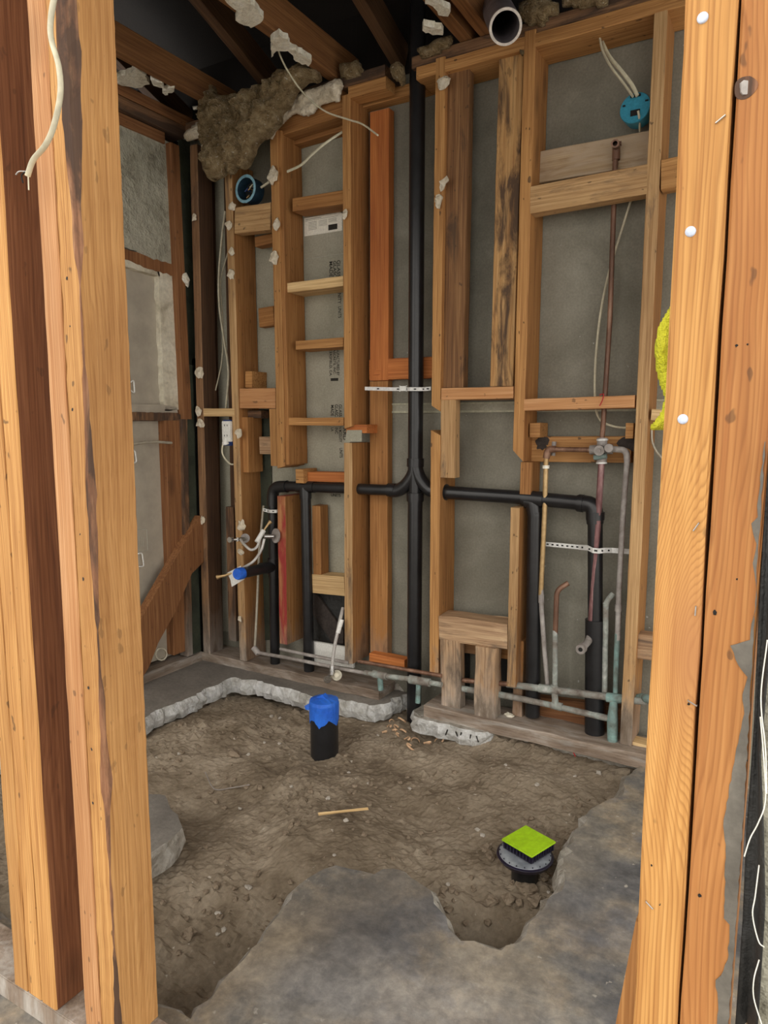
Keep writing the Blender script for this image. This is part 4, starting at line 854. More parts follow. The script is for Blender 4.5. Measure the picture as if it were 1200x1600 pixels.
CT('tub_spout_stub', fillet([c(924, 970), c(922, 999), c(910, 1012, 2.345)], .03), .0125, 'galv', seg=20)
e0, e1 = c(910, 1012, 2.350), c(907, 1015, 2.328); dd = (e1 - e0).normalized()
CT('spout_collar', [e0, e0 + dd * .004, e1], [.013, .0175, .0165], 'galv', seg=24); CT('spout_mouth', [e1 - dd * .001, e1 + dd * .0008], .0075, 'hole', seg=20)  # mouth is a black disc, shade of the bore as colour
CT('stub_line', fillet([c(888, 911, 2.46), c(870, 922, 2.44), c(868, 980), c(867, 1010)], .035), .0095, 'copper', hollow=.5); CT('stub_line', [c(867.5, 985), c(867, 1095, 2.42)], .0095, 'patina')
CT('stub_line', fillet([c(958, 928, 2.46), c(947, 940), c(946, 1000), c(944.5, 1086)], .03), .0095, 'patina', hollow=.5, wob=.1)
CT('bottom_line', [c(792, 1069, 2.425), c(853, 1077, 2.42), c(900, 1082, 2.42), c(985, 1094, 2.42), c(1010, 1096, 2.42)], .0125, 'patina', wob=.25)
CT('bottom_line', [c(690, 1059, 2.42), c(735, 1064, 2.42), c(795, 1069, 2.42)], .0095, 'copper')
CT('bottom_line', [c(690, 1070, 2.42), c(735, 1078, 2.42), c(785, 1086, 2.42), c(862, 1102, 2.42), c(900, 1111, 2.42), c(956, 1124, 2.42)], .0115, 'patina', wob=.2)
CT('tee_fitting', [c(865, 1070, 2.42), c(868, 1100, 2.42)], .012, 'patina', wob=.2); CT('tee_fitting', [c(862, 1101, 2.42), c(878, 1105, 2.42)], .0155, 'patina', wob=.2)
CT('tee_fitting', [c(842, 1075, 2.42), c(872, 1079, 2.42)], .0155, 'patina', wob=.2); CT('tee_fitting', [c(948, 1089, 2.42), c(980, 1093, 2.42)], .0155, 'verdigris', wob=.2)
CT('floor_riser', [c(959, 1095, 2.42), c(957, 1125, 2.42), c(957, 1170, 2.42)], [.012, .018, .018], 'verdigris', wob=.15)
cl = thing('copper_piping', PY(600, 1055, 2.39), 'two thin dusty water lines running low along the left back wall', 'pipe')
def CL(name, pts, r, mat, wob=.1): return tube(name, pts, r, M[mat], cl, seg=12, wob=wob)
Yq = 2.385
CL('water_line', [PY(399, 1019, Yq), PY(450, 1028, Yq), PY(545, 1047, Yq), PY(572, 1052, Yq)], .008, 'galv')
CL('water_line', [PY(570, 1051, Yq), PY(600, 1056, Yq), PY(640, 1061, Yq), PY(690, 1070, Yq)], .0105, 'patina')
CL('water_line', [PY(438, 1014, 2.40), PY(480, 1023, 2.40), PY(545, 1036, 2.40)], .0075, 'galv')
CL('water_line', [PY(560, 1033, 2.395), PY(600, 1040, 2.395), PY(650, 1049, 2.395), PY(690, 1056, 2.395)], .008, 'copper')
CL('end_fitting', [PY(396, 1012, Yq), PY(404, 1021, Yq)], .014, 'galv', .3)
CL('riser', [PY(398, 1015, 2.40), PY(401, 960, 2.42), PY(405, 860, 2.45), PY(412, 790, 2.48)], .0055, 'cabledirty')
CL('tee_fitting', [PY(583, 1053, Yq), PY(605, 1057, Yq)], .0145, 'patina', .2); CL('floor_riser', [PY(593.5, 1056, Yq), PY(595, 1078, Yq)], .0115, 'verdigris')
CL('tee_fitting', [PY(640, 1061, Yq), PY(672, 1067, Yq)], .0165, 'patina', .2); CL('floor_riser', [PY(654, 1065, Yq), PY(653, 1098, Yq)], .010, 'verdigris')
# bent copper fitting past the last stud
tube('copper_stub', fillet([PY(994, 1092, 2.44), PY(1004, 1089, 2.44), PY(1012, 1092, 2.40), PY(1030, 1096, 2.40)], .03), .014, M['verdigris'], None, 'green corroded copper fitting right of the last back wall stud', 'pipe', wob=.2)

# ============================================================ STOP VALVES, HOSES, OUTLET, BOXES
sv = thing('stop_valve', PY(378, 843, 2.33), 'left chrome stop valve with plastic-wrapped hose, by the second stud', 'valve')
tube('stem', [PY(385, 842, 2.40), PY(370, 843, 2.31)], .009, M['chrome'], sv); tube('escutcheon', [PY(383, 841, 2.398), PY(383, 841, 2.390)], .021, M['galv'], sv, seg=20)
tube('handle', [PY(362, 843, 2.29), PY(358.5, 843.5, 2.275)], .013, M['chrome'], sv, seg=8); tube('spindle', [PY(371, 843, 2.31), PY(361, 843, 2.285)], .005, M['chrome'], sv, seg=8)
tube('hose', smooth_pts([PY(376, 843, 2.32), PY(382, 851, 2.30), PY(392, 859, 2.30), PY(401, 855, 2.32), PY(406, 843, 2.34)]), .006, M['braid'], sv)
tube('sleeve', [PY(401, 847, 2.33), PY(412, 829, 2.37)], .0105, M['white'], sv, label='white paper sleeve'); tube('hose_end', [PY(412, 829, 2.37), PY(419, 819, 2.39), PY(423, 815, 2.40)], [.004, .005, .010], M['brass'], sv)
s2 = thing('stop_valve', PY(428, 838, 2.36), 'right chrome stop valve with hose drooping to a white tag', 'valve')
tube('body', [PY(413, 838, 2.35), PY(427, 838, 2.38)], .009, M['chrome'], s2); tube('escutcheon', [PY(430, 837, 2.392), PY(432, 837, 2.398)], .032, M['galv'], s2, seg=24)
tube('hose', smooth_pts([PY(413, 842, 2.35), PY(408, 860, 2.33), PY(396, 877, 2.29), PY(382, 886, 2.28), PY(374, 891, 2.27)]), .006, M['braid'], s2)
tube('hose_end', [PY(353, 899, 2.24), PY(343, 901, 2.23), PY(339, 902, 2.225)], [.005, .007, .010], M['brass'], s2)
tube('hose', [PY(374, 891, 2.27), PY(352, 899, 2.24)], .005, M['brass'], s2)
tg = prism('tag_card', [PY(355, 895, 2.25), PY(376, 884, 2.25), PY(382, 905, 2.25), PY(362, 917, 2.25), PY(360, 906, 2.25)], Vector((0, .0015, 0)), M['white'], 'white tag card hanging by the blue taped pipe end', 'tag')
fh = thing('supply_hose', PY(520, 1058, 2.33), 'braided hose with chrome end rising from a floor escutcheon', 'hose')
tube('braided_hose', smooth_pts([PY(519, 1042, 2.34), PY(522, 1015, 2.35), PY(527, 990, 2.36), PY(531, 970, 2.38), PY(536, 950, 2.42)]), .0075, M['braid'], fh)
tube('sleeve', [PY(528, 989, 2.355), PY(534, 968, 2.375)], .0095, M['white'], fh); tube('angle_stop', [PY(519, 1054, 2.335), PY(519, 1040, 2.34)], .011, M['chrome'], fh)
tube('handle', [PY(516, 1056, 2.335), PY(512, 1061, 2.315), PY(511.5, 1062, 2.308)], [.006, .013, .016], M['chrome'], fh, seg=12); tube('escutcheon', [PY(526, 1055, 2.365), PY(526, 1055, 2.358)], .022, M['jamb'], fh, seg=24, hollow=.45)
# outlet
ol = thing('wall_outlet', PY(355, 672, 2.39), 'white duplex outlet in a blue box with a plug', 'outlet')
a, b = PY(358, 696, 2.42), PY(365, 656, 2.42); box('box', (a.x - .01, 2.395, a.z), (b.x + .004, 2.44, b.z), M['bluedark'], ol, 'dark blue box')
a, b = PY(347.5, 690, 2.385), PY(359.5, 658, 2.385); box('receptacle', (a.x, 2.383, a.z), (b.x, 2.40, b.z), M['white'], ol)
for y in (663, 679):
    for dx in (350.5, 354.5): q0 = PY(dx, y + 3, 2.3825); box('slot', (q0.x, 2.382, q0.z), (q0.x + .003, 2.3835, q0.z + .008), M['hole'], ol, bev=0)
p_ = PY(353, 687, 2.38); tube('plug', [p_ + Vector((0, 0, .008)), p_ + Vector((0, -.004, -.012)), p_ + Vector((0, -.002, -.02))], [.006, .014, .016], M['white'], ol, seg=8)
tube('cord', smooth_pts([PY(349, 690, 2.37), PY(347, 705, 2.37), PY(351, 716, 2.38), PY(360, 725, 2.40), PY(368, 725, 2.42)]), .0038, M['cable'], ol)
# round boxes
rb = thing('ceiling_box', PY(385, 295, 2.40), 'blue round electrical box with wires above the wide block', 'electrical box')
cc = PY(383.5, 295, 2.395); ax = Vector((-.02, -1, 0)).normalized(); bk = cc - ax * .06
bm = bmesh.new(); u1 = ax.cross(Vector((0, 0, 1))).normalized(); u2 = ax.cross(u1)
def rg_(c_, r_, n=36): return [bm.verts.new(c_ + u1 * math.cos(6.2832 * k / n) * r_ + u2 * math.sin(6.2832 * k / n) * r_) for k in range(n)]
q1, q2, q3, q4, q5 = rg_(bk, .052), rg_(cc - ax * .004, .052), rg_(cc, .057), rg_(cc, .045), rg_(bk + ax * .004, .043)
for mi_, (A_, B_) in enumerate(((q1, q2), (q2, q3), (q3, q4), (q4, q5))):
    for k in range(36): bm.faces.new((A_[k], A_[(k + 1) % 36], B_[(k + 1) % 36], B_[k])).material_index = (0, 1, 1, 0)[mi_]
bm.faces.new(q1); bm.faces.new(q5); o = link('shell', bm, [M['bluebox_dark'], M['bluering']], rb)
bm = bmesh.new(); q6 = rg_(bk + ax * .010, .044); bm.faces.new(q6); q7 = rg_(bk + ax * .005, .044); bm.faces.new(q7)
link('dark_inside', bm, M['hole'], rb)  # dark disc and inner wall: shade inside the box put into colour
for k, (dx, dz, m_) in enumerate(((-.014, .018, 'cable'), (-.022, -.004, 'green_paper'), (.006, -.022, 'brass'), (.014, .006, 'bluedark'), (-.004, .008, 'brass'))):
    p0 = bk + ax * .008 + u1 * dx + u2 * -dz; tube('wire', smooth_pts([p0, p0 + ax * .02 + u1 * .01, p0 + ax * .035 - u1 * .012, p0 + ax * .04 + u2 * .012]), .0026, M[m_], rb, seg=8)
tube('cable_stub', [PY(408, 293, 2.42), PY(421, 284, 2.42)], .005, M['cable'], rb, seg=8)
fb = thing('ceiling_box', PY(992, 172, 2.45), 'teal round electrical box above the pale block, cables entering', 'electrical box')
fc = PY(992, 168, 2.44); bm = bmesh.new(); ax = Vector((-.05, -1, .10)).normalized(); u1 = ax.cross(Vector((0, 0, 1))).normalized(); u2 = ax.cross(u1)
q1, q2, q3 = rg_(fc - ax * .055, .042), rg_(fc - ax * .003, .0475), rg_(fc, .046)
for A_, B_ in ((q1, q2), (q2, q3)):
    for k in range(36): bm.faces.new((A_[k], A_[(k + 1) % 36], B_[(k + 1) % 36], B_[k]))
bm.faces.new(q1); bm.faces.new(q3); link('shell', bm, M['bluebox'], fb)
def knock(name, x0_, y0_, x1_, y1_): a = PY(x0_, y1_, 2.436); b = PY(x1_, y0_, 2.436); box(name, (a.x, 2.434, a.z), (b.x, 2.4385, b.z), M['hole'], fb, bev=0)
knock('knockout', 985, 146, 1001, 153); knock('knockout', 985, 170, 1000, 182); knock('screw_slot', 973, 164, 977, 167); knock('screw_slot', 1008, 155, 1013, 158)
# cables
def cab(label, pts, r=.0048, mat='cable', flat=.6, ends=True, name='electric_cable'):
    return tube(name, smooth_pts(pts, 8), r, M[mat], None, label, 'cable', seg=10, flat=flat)
cab('outer of two cream cables dropping into the teal round box', [PY(937, 58, 2.46), PY(942, 80, 2.44), PY(955, 105, 2.43), PY(972, 127, 2.43), PY(989, 151, 2.43)], .0065)
cab('inner of two cream cables dropping into the teal round box', [PY(941, 66, 2.47), PY(952, 88, 2.45), PY(970, 110, 2.44), PY(987, 132, 2.43), PY(996, 150, 2.43)], .0065)
cab('short cable from the teal round box to the pale block', [PY(997, 173, 2.43), PY(999, 185, 2.44), PY(1000, 206, 2.50)], .0062)
cab('cream cable hanging behind the copper riser', [PY(990, 300, 2.50), PY(976, 345, 2.50), PY(956, 410, 2.50), PY(940, 480, 2.50), PY(931, 560, 2.50), PY(930, 625, 2.50), PY(937, 655, 2.50), PY(958, 666, 2.50), PY(982, 669, 2.50)], .0068)
cab('long cream cable dangling in front of the lit joist', [PY(422, -20, 2.05), PY(428, 30, 2.10), PY(437, 85, 2.15), PY(468, 138, 2.20), PY(505, 172, 2.22), PY(545, 187, 2.22), PY(566, 194, 2.22), PY(590, 211, 2.20)], .0052)
cab('short cream cable across the top of the ladder bay', [PY(449, 268, 2.39), PY(470, 258, 2.38), PY(487, 242, 2.38), PY(508, 224, 2.39), PY(535, 206, 2.42)], .0055)
cab('cream cable running down the left bay beside the second stud', [PY(352, 330, 2.46), PY(347, 370, 2.46), PY(342, 430, 2.46), PY(343, 480, 2.46), PY(350, 530, 2.46), PY(357, 580, 2.46), PY(353, 640, 2.46)], .006)
cab('thinner cable crossing it in the left bay', [PY(356, 395, 2.48), PY(345, 440, 2.48), PY(348, 500, 2.48), PY(347, 560, 2.48), PY(337, 610, 2.48)], .0035)
cab('grey cable loop under the yellow cloth', [PY(1018, 672, 2.45), PY(1019, 690, 2.45), PY(1026, 706, 2.45), PY(1040, 722, 2.45)], .006, 'cabledirty')
lc = cab('thick pale cable dangling in front of the left studs, end frayed', [PY(88, -20, .695), PY(80, 25, .69), PY(80, 60, .69), PY(92, 105, .69), PY(94, 150, .69), PY(83, 200, .69), PY(70, 228, .69), PY(52, 250, .69), PY(43, 275, .69)], .0047)
for m_, pts in (('cable', [(44, 272), (45, 297)]), ('steel', [(42, 268), (30, 268), (25, 273)]), ('hole', [(42, 266), (34, 274), (36, 286)])):
    tube('bare_wire', smooth_pts([PY(x, y, .69) for x, y in pts]), .0011, M[m_], lc, seg=6)

# ============================================================ FOREGROUND STUDS
YF = 0.72
box('trim_1', (-3.0, YF - .002, -.001), (-.02, YF + .088, .045), M['plate'], kind='structure')
def F(label, x0_, x1_, mat, z0=.046, z1=2.27, d=.089, Y=YF, wane=0, **k):
    return board('wall_stud', label, ((x0_ + x1_) / 2, Y + d / 2, z0), ((x0_ + x1_) / 2, Y + d / 2, z1), x1_ - x0_, d, mat, (1, 0, 0), 'foreground studs', 'stud', wane=wane, **k)
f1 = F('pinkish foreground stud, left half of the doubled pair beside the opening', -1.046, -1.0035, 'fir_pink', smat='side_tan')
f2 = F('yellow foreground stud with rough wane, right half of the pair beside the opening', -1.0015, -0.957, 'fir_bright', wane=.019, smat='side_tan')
F('outer left foreground stud, leftmost of three nailed together', -1.262, -1.221, 'fir_bright')
F('middle foreground stud of the three at the far left', -1.219, -1.179, 'fir_bright')
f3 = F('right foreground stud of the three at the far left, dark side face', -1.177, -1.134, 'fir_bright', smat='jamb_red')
F('foreground stud at the very left edge, brown side', -1.60, -1.556, 'jamb_red')
r1_ = F('yellow foreground stud right of the opening with three pale nail heads', -0.1115, -0.0685, 'jamb_yellow', z0=.0)
r2_ = F('orange foreground stud at the right with tar-smeared edge', -0.0665, -0.0225, 'jamb_orange', z0=.0)
def onF(px, py, Y=YF): return PY(px, py, Y)
for px, py in ((1098, 28), (1079, 362), (1067, 655)):
    p = onF(px, py); tube('nail_head', [p + Vector((0, .0005, 0)), p + Vector((0, -.001, 0)), p + Vector((0, -.0018, 0))], [.0049, .0047, .0036], M['nail'], r1_, 'pale bluish nail head', seg=16)
for px, py, a_ in ((1126, 187, 35), (1088, 823, 60), (1087, 954, 88), (1082, 1098, -25), (1015, 1413, -40)):
    p = onF(px, py); d2 = Vector((math.cos(R(a_)), 0, math.sin(R(a_)))) * .0045
    tube('staple', [p - d2 + Vector((0, .001, 0)), p - d2 + Vector((0, -.0018, 0)), p + d2 + Vector((0, -.0018, 0)), p + d2 + Vector((0, .001, 0))], .0007, M['steel'], r1_, seg=6)
for px, py, rr in ((1018, 1352, .0012), (1031, 1413, .002), (1076, 1100, .0015)): chunk('nail_hole', onF(px, py), rr, M['hole'], None, None, seed=px, flat=(1, .3, 1.4), parent=r1_)
for px, py, rr in ((1151, 540, .0016), (1168, 538, .001), (1117, 957, .0025), (1152, 905, .0014), (1093, 1399, .0022), (1167, 1188, .001)): chunk('nail_hole', onF(px, py), rr, M['hole'], None, None, seed=px, flat=(1, .3, 1.2), parent=r2_)
p = onF(1165, 137); tube('knot', [p + Vector((0, .001, 0)), p + Vector((0, -.0008, 0))], .0092, M['wane'], r2_, seg=20, wob=.2); tube('knot', [p + Vector((0, .001, 0)), p + Vector((.001, -.0012, 0))], .0055, M['galv'], r2_, seg=14, wob=.5)
for px, py in ((126, 835), (130, 905), (133, 1010), (138, 1075), (143, 1170), (110, 510), (113, 640), (105, 435), (145, 1255)):
    chunk('nail_hole', onF(px, py), .003, M['char'], None, None, seed=py, flat=(1, .25, 1.3), parent=f2)
# tar on the right stud, in its own outline
def tar(pix, seed):
    prism('tar_smear', [onF(x, y, YF - .0012) for x, y in pix], Vector((0, .0008, 0)), M['tar'], parent=r2_, rag=.0006, sub=.006, seed=seed)
tar([(1195, 690), (1183, 790), (1184, 808), (1174, 818), (1177, 835), (1182, 850), (1176, 880), (1181, 910), (1182, 945), (1174, 975), (1172, 1000), (1141, 1009), (1154, 1040), (1168, 1058), (1160, 1085), (1163, 1115), (1155, 1150), (1145, 1200), (1130, 1290), (1134, 1320), (1131, 1435), (1140, 1445), (1137, 1500), (1126, 1525), (1118, 1532), (1122, 1570), (1120, 1605), (1138, 1605), (1150, 1440), (1160, 1300), (1170, 1130), (1182, 900), (1196, 690)], 4)
# yellow cloth behind the right jamb
pix = [(1062, 450), (1050, 474), (1040, 492), (1028, 515), (1022, 545), (1024, 575), (1030, 600), (1037, 622), (1033, 640), (1024, 655), (1016, 664), (1015, 671), (1025, 675), (1040, 674), (1062, 672)]
sheet_lump('yellow_cloth', pix, 0.835, .034, M['yellow'], 'bright yellow terry cloth hanging behind the right foreground stud', 'cloth', amp=.004, st=.0022, edge=.0015, soft=.012)
# leaning plank behind the right jamb
prism('leaning_plank', [PY(993, 1440, .82), PY(1003, 1440, .82), PY(1003, 1640, .82), PY(954, 1640, .82)], Vector((0, .02, 0)), M['fir_side'], 'brown plank edge leaning behind the right foreground stud foot', 'plank')
# paper, wire mesh and render right of the jamb
def ribbon(name, label, pts_a, pts_b, mat, cat, th=.0015):
    bm = bmesh.new(); rows = []
    for a_, b_ in zip(pts_a, pts_b):
        m_ = a_.lerp(b_, .5) + Vector((0, .012, 0)); rows.append([bm.verts.new(p_) for p_ in (a_, a_.lerp(m_, .5), m_, m_.lerp(b_, .6), b_)])
    for i in range(len(rows) - 1):
        for k in range(4): bm.faces.new((rows[i][k], rows[i][k + 1], rows[i + 1][k + 1], rows[i + 1][k]))
    o = link(name, bm, mat, smooth=True); m = o.modifiers.new('th', 'SOLIDIFY'); m.thickness = th; return tag(o, label, cat)
ya = [(1197, 700), (1185, 960), (1178, 1130), (1166, 1300), (1160, 1440), (1148, 1610)]
yb = [(1215, 700), (1205, 960), (1185, 1180), (1190, 1300), (1192, 1420), (1180, 1610)]
ribbon('building_paper_and_void', 'torn black building paper curling beside the right foreground stud', [PY(x, y, .725) for x, y in ya], [PY(x + 4, y, .705) for x, y in yb], M['paper'], 'paper')
prism('render_panel', [PY(x, y, .73) for x, y in [(1206, 640), (1260, 640), (1260, 1640), (1166, 1640), (1172, 1540), (1180, 1450), (1184, 1380), (1180, 1250), (1190, 1120), (1198, 900)]], Vector((0, .02, 0)), M['render'], 'broken grey render edge at the far right bottom', 'render', rag=.003, sub=.01)
for k, pts in enumerate(([(1188, 1120), (1193, 1180), (1196, 1250), (1185, 1285), (1172, 1310), (1163, 1338)], [(1186, 1352), (1180, 1400), (1176, 1430), (1185, 1470), (1194, 1480)], [(1186, 1500), (1178, 1530), (1178, 1560), (1190, 1600)], [(1199, 1000), (1189, 1090), (1196, 1170), (1198, 1240)])):
    tube('mesh_wire', smooth_pts([PY(x, y, .70) for x, y in pts]), .0006, M['label'], None, 'curled wire of render mesh at far right, ' + ('longest, ending in a hook', 'short one near the torn paper fold', 'lowest one', 'topmost one')[k], 'wire', seg=6)

# ============================================================ FLOOR THINGS
# capped closet pipe
pc = (-1.452, 2.045); zt = .125
tp = thing('capped_pipe', (pc[0], pc[1], -.12), 'short black pipe standing in the dirt, top wrapped in blue tape', 'pipe')
P3 = lambda z: Vector((pc[0], pc[1], z))
tube('pipe_wall', [P3(-.22), P3(zt - .01)], .052, M['abs'], tp, seg=40)
bm = bmesh.new(); n = 48; top, mid, low = [], [], []
teeth = [0.062 + .028 * (abs(((k * 5 / n) % 1) - .5) * 2) + .010 * noise.noise((k * .7, 0, 2)) for k in range(n)]
for k in range(n):
    a_ = 6.2832 * k / n; r_ = .0545 + .0012 * noise.noise((k * .9, 1, 0)); cs, sn_ = math.cos(a_), math.sin(a_)
    top.append(bm.verts.new((pc[0] + cs * r_ * .97, pc[1] + sn_ * r_ * .97, zt + .003 * noise.noise((k * .5, 3, 0)))))
    mid.append(bm.verts.new((pc[0] + cs * (r_ + .001), pc[1] + sn_ * (r_ + .001), zt - .012)))
    low.append(bm.verts.new((pc[0] + cs * r_, pc[1] + sn_ * r_, zt - teeth[k])))
cen = bm.verts.new((pc[0], pc[1], zt + .012))
for k in range(n):
    j = (k + 1) % n; bm.faces.new((cen, top[k], top[j])); bm.faces.new((top[k], mid[k], mid[j], top[j])); bm.faces.new((mid[k], low[k], low[j], mid[j]))
tcp = o = link('tape_cap', bm, M['tape'], tp); m = o.modifiers.new('s', 'SOLIDIFY'); m.thickness = .002
p = P3(zt - .02) + Vector((-.055, -.02, 0)); prism('tape_tail', [p, p + Vector((-.018, -.004, -.012)), p + Vector((-.012, -.004, -.026)), p + Vector((.010, -.004, -.022)), p + Vector((.02, 0, 0))], Vector((0, .002, 0)), M['tape'], parent=tcp)
prism('tape_peak', [P3(zt) + Vector(v) for v in ((-.035, -.01, .002), (.0, -.01, .022), (.02, -.01, .004))], Vector((0, .02, 0)), M['tape'], parent=tcp)
# shower drain
dc = Vector((-.568, 1.76, 0)); sdn = thing('shower_drain', (dc.x, dc.y, -.15), 'shower drain with lime green square cover standing in the hollow', 'drain')
ang = math.atan2(.092, .033)
def sq(z, h, s): return [Vector((dc.x, dc.y, z)) + Vector((math.cos(ang + math.pi / 4 + k * math.pi / 2) * s * .7071, math.sin(ang + math.pi / 4 + k * math.pi / 2) * s * .7071, 0)) for k in range(4)]
prism('green_cover', sq(-.002, 0, .103), Vector((0, 0, .005)), M['lime'], parent=sdn, label='lime green cover')
gf_ = prism('grate_frame', sq(-.024, 0, .094), Vector((0, 0, .0215)), M['purple'], parent=sdn)
ps = sq(-.021, 0, .098)
for e_ in range(4):
    a_, b_ = ps[e_], ps[(e_ + 1) % 4]
    for k in range(9): q0 = a_.lerp(b_, (k + .5) / 9); box('rib', q0 + Vector((-.0025, -.0025, 0)), q0 + Vector((.0025, .0025, .018)), M['purple'], gf_, bev=.0006)
fc_ = Vector((dc.x - .004, dc.y - .016, .004)); tube('flange', [fc_ + Vector((0, 0, -.048)), fc_ + Vector((0, 0, -.036)), fc_ + Vector((0, 0, -.034))], [.070, .077, .075], M['purple'], sdn, seg=48); fl_ = C.objects[-1]
tube('flange_disc', [fc_ + Vector((0, 0, -.034)), fc_ + Vector((0, 0, -.0315))], .070, M['flange'], fl_, seg=48)
for k in range(20):
    a_ = 6.2832 * k / 20; q0 = fc_ + Vector((math.cos(a_) * .068, math.sin(a_) * .068, -.032)); box('flange_notch', q0 + Vector((-.0012, -.0012, 0)), q0 + Vector((.0012, .0012, .0035)), M['purple'], fl_, bev=0)
tube('neck', [fc_ + Vector((0, 0, -.22)), fc_ + Vector((0, 0, -.047))], .036, M['abs'], sdn, seg=32)
# concrete lumps by the wall
def lumpz(name, pix, z0, th, mat, label, seed):
    P_ = [PZ(x, y, z0) for x, y in pix]; return prism(name, P_, Vector((0, 0, -th)), M[mat], label, 'concrete', rag=.006, sub=.02, seed=seed)
slab('concrete_lump', z2([(646, 1108), (660, 1100), (700, 1106), (745, 1122), (773, 1130), (771, 1139), (758, 1143), (735, 1139), (700, 1130), (668, 1124), (647, 1117)]), 0.06, [M['broken'], M['whiteconc']], [True] * 11, kind=None, seed=33, label='white-painted broken concrete lump below the two short posts', cat='concrete', flare=.010, amp=.008)
ccl = [o for o in C.objects if o.name.startswith('concrete_lump')][0]; ccl.location.z = -.004
for k, (x, y, r_) in enumerate(((700, 1128, 20), (722, 1150, 10), (716, 1146, -25), (737, 1150, 8), (748, 1153, -22))):
    p = PZ(x, 1124 + (x - 668) * .21, 0) + Vector((.002, -.016, -.028)); d2 = Vector((math.sin(R(r_)), 0, math.cos(R(r_)))) * .012
    tube('black_streak', [p - d2, p + d2], .0028, M['ink'], ccl, seg=6)
chunk('concrete_lump', PZ(630, 1075, -.0), .05, M['broken'], 'crumbly lump of concrete behind the black stack foot', 'concrete', seed=5, flat=(1.1, .9, 1.0))
chunk('plaster_scrap', PY(795, 1118, 2.43), .020, M['plaster_w'], 'small white scrap lying on the right grey plate', 'scrap', seed=9, flat=(1.4, .6, .6))
tube('red_string', smooth_pts([PY(893, 1156, 2.372), PY(896, 1162, 2.37), PY(894, 1170, 2.37), PY(899, 1182, 2.368)]), .0022, M['redcord'], None, 'short red string hanging over the right grey plate', 'string', seg=6)
tube('red_wire', smooth_pts([PY(937, 617, 2.39), PY(943, 616, 2.385), PY(941, 626, 2.385), PY(937, 634, 2.39)]), .002, M['redcord'], None, 'red thread tied at the notch of the cross block', 'string', seg=6)
# stones, clods, shavings
def on_dirt(px, py, lift=0):
    z = -.1
    for _ in range(4): p = PZ(px, py, z); z = dirt_h(p.x, p.y)
    return Vector((p.x, p.y, z + lift))
LM = [('the blue-taped pipe', 505, 1180), ('the shower drain', 825, 1340), ('the wood splinter', 535, 1286), ('the concrete chunk at left', 275, 1300), ('the black stack foot', 652, 1115), ('the broken slab tip', 550, 1360), ('the curved wire scrap', 355, 1232), ('the back-left slab corner', 375, 1075), ('the slab edge at right', 950, 1245), ('the long right plate', 880, 1170), ('the narrow trench at lower left', 280, 1500)]
ORD = ['nearest', 'second nearest', 'third nearest', 'fourth nearest', 'fifth nearest', 'sixth nearest', 'seventh nearest', 'eighth nearest', 'ninth nearest', 'tenth nearest', 'eleventh nearest', 'twelfth nearest', 'thirteenth nearest', 'fourteenth nearest', 'fifteenth nearest', 'sixteenth nearest']
def place_labels(items, noun):
    key = {}
    for i, (x, y, s_) in enumerate(items):
        n_, lx, ly = min(LM, key=lambda l: math.hypot(l[1] - x, l[2] - y)); dx, dy = x - lx, y - ly
        side_ = ('to its right' if dx > 0 else 'to its left') if abs(dx) > abs(dy) else ('in front of it' if dy > 0 else 'behind it')
        key.setdefault((n_, side_), []).append((math.hypot(dx, dy), i))
    out = [''] * len(items)
    for (n_, side_), l in key.items():
        for k, (_, i) in enumerate(sorted(l)): out[i] = '%s %s to %s, %s' % (noun, ORD[k] if k < 16 else 'farthest', n_, side_)
    return out
stones = [(375, 1265, .010), (263, 1353, .008), (388, 1390, .012), (541, 1283, .012), (455, 1230, .010), (512, 1250, .011), (746, 1298, .011), (754, 1305, .010), (936, 1206, .012), (839, 1226, .010), (898, 1214, .008), (388, 1180, .010), (424, 1122, .012), (437, 1124, .011), (413, 1161, .009), (545, 1208, .008), (350, 1475, .010), (341, 1476, .008), (342, 1430, .012), (522, 1337, .007), (700, 1383, .008), (857, 1395, .007), (640, 1235, .008), (590, 1150, .008), (790, 1196, .008), (280, 1180, .009), (437, 1165, .010), (575, 1225, .008)]
SLB = place_labels(stones, 'pale pebble on dirt')
for i, (x, y, s) in enumerate(stones):
    p = on_dirt(x, y, s * .35); chunk('pebble', p, s, M['stone'], SLB[i], 'pebble', 'pale pebbles on the dirt', seed=i + 50, flat=(1, .9, .6))
rnd = random.Random(5)
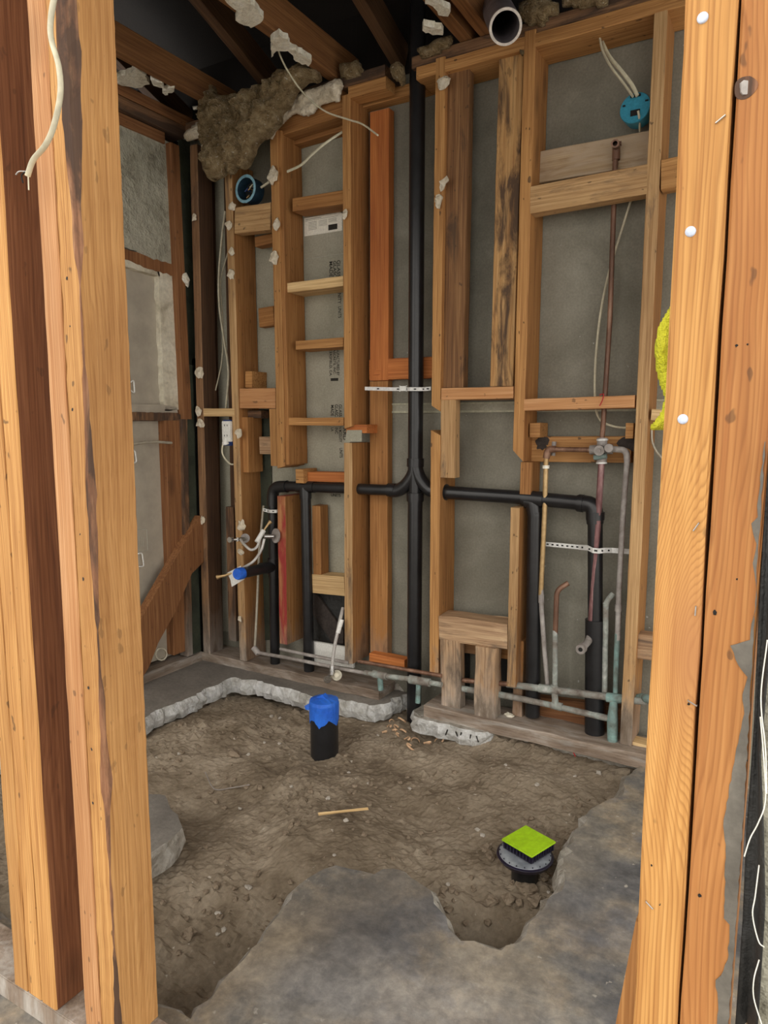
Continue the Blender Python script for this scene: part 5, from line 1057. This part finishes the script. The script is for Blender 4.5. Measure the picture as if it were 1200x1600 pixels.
clods = [(820, 1395, .034), (835, 1415, .026), (793, 1455, .022), (768, 1412, .020), (812, 1418, .016), (295, 1465, .024), (365, 1180, .030), (765, 1340, .020), (760, 1330, .022), (848, 1375, .022), (700, 1436, .016), (860, 1350, .018)]
for _ in range(230):
    x = rnd.uniform(245, 960); y = rnd.uniform(1120, 1500); p = on_dirt(x, y)
    if sdist(NP, p.x, p.y) > .05 and sdist(BP, p.x, p.y) > .05 and sdist(CP, p.x, p.y) > .05: clods.append((x, y, rnd.uniform(.005, .014)))
CLB = place_labels(clods, 'brown clod')
for i, (x, y, s) in enumerate(clods):
    p = on_dirt(x, y, s * .3); chunk('dirt_clod', p, s, M['clod'], CLB[i], 'clod', 'loose dirt clods', seed=i + 200, flat=(1, 1, .75))
SHL = place_labels([(x, y, 1) for x, y in [(612, 1130), (620, 1136), (628, 1128), (616, 1142), (636, 1158), (649, 1160), (622, 1146), (630, 1140), (667, 1166), (608, 1138), (633, 1112), (642, 1172), (655, 1135), (600, 1145), (686, 1160)]], 'curled wood shaving')
for i, (x, y) in enumerate([(612, 1130), (620, 1136), (628, 1128), (616, 1142), (636, 1158), (649, 1160), (622, 1146), (630, 1140), (667, 1166), (608, 1138), (633, 1112), (642, 1172), (655, 1135), (600, 1145), (686, 1160)]):
    p = on_dirt(x, y, .008); a_ = i * 1.3; rr = .010 + .004 * (i % 3)
    tube('wood_shaving', [p + Vector((math.cos(a_ + t * .5) * rr, math.sin(a_ + t * .5) * rr * .5, math.sin(t * .5) * rr * .6)) for t in range(9)], .0035, M['shaving'], None, SHL[i], 'shaving', 'wood shavings', seg=6, flat=.25)
a, b = on_dirt(498, 1289, .034), on_dirt(575, 1281, .034)
board('wood_splinter', 'long thin wood splinter lying in the middle of the dirt', a, b, .008, .004, 'pale', (0, 1, .2), cat='splinter')
tube('wire_scrap', smooth_pts([on_dirt(321, 1219, .03), on_dirt(335, 1236, .008), on_dirt(362, 1238, .01), on_dirt(390, 1230, .012)]), .0018, M['galv'], None, 'thin curved wire scrap lying on the dirt at left', 'wire', seg=6)
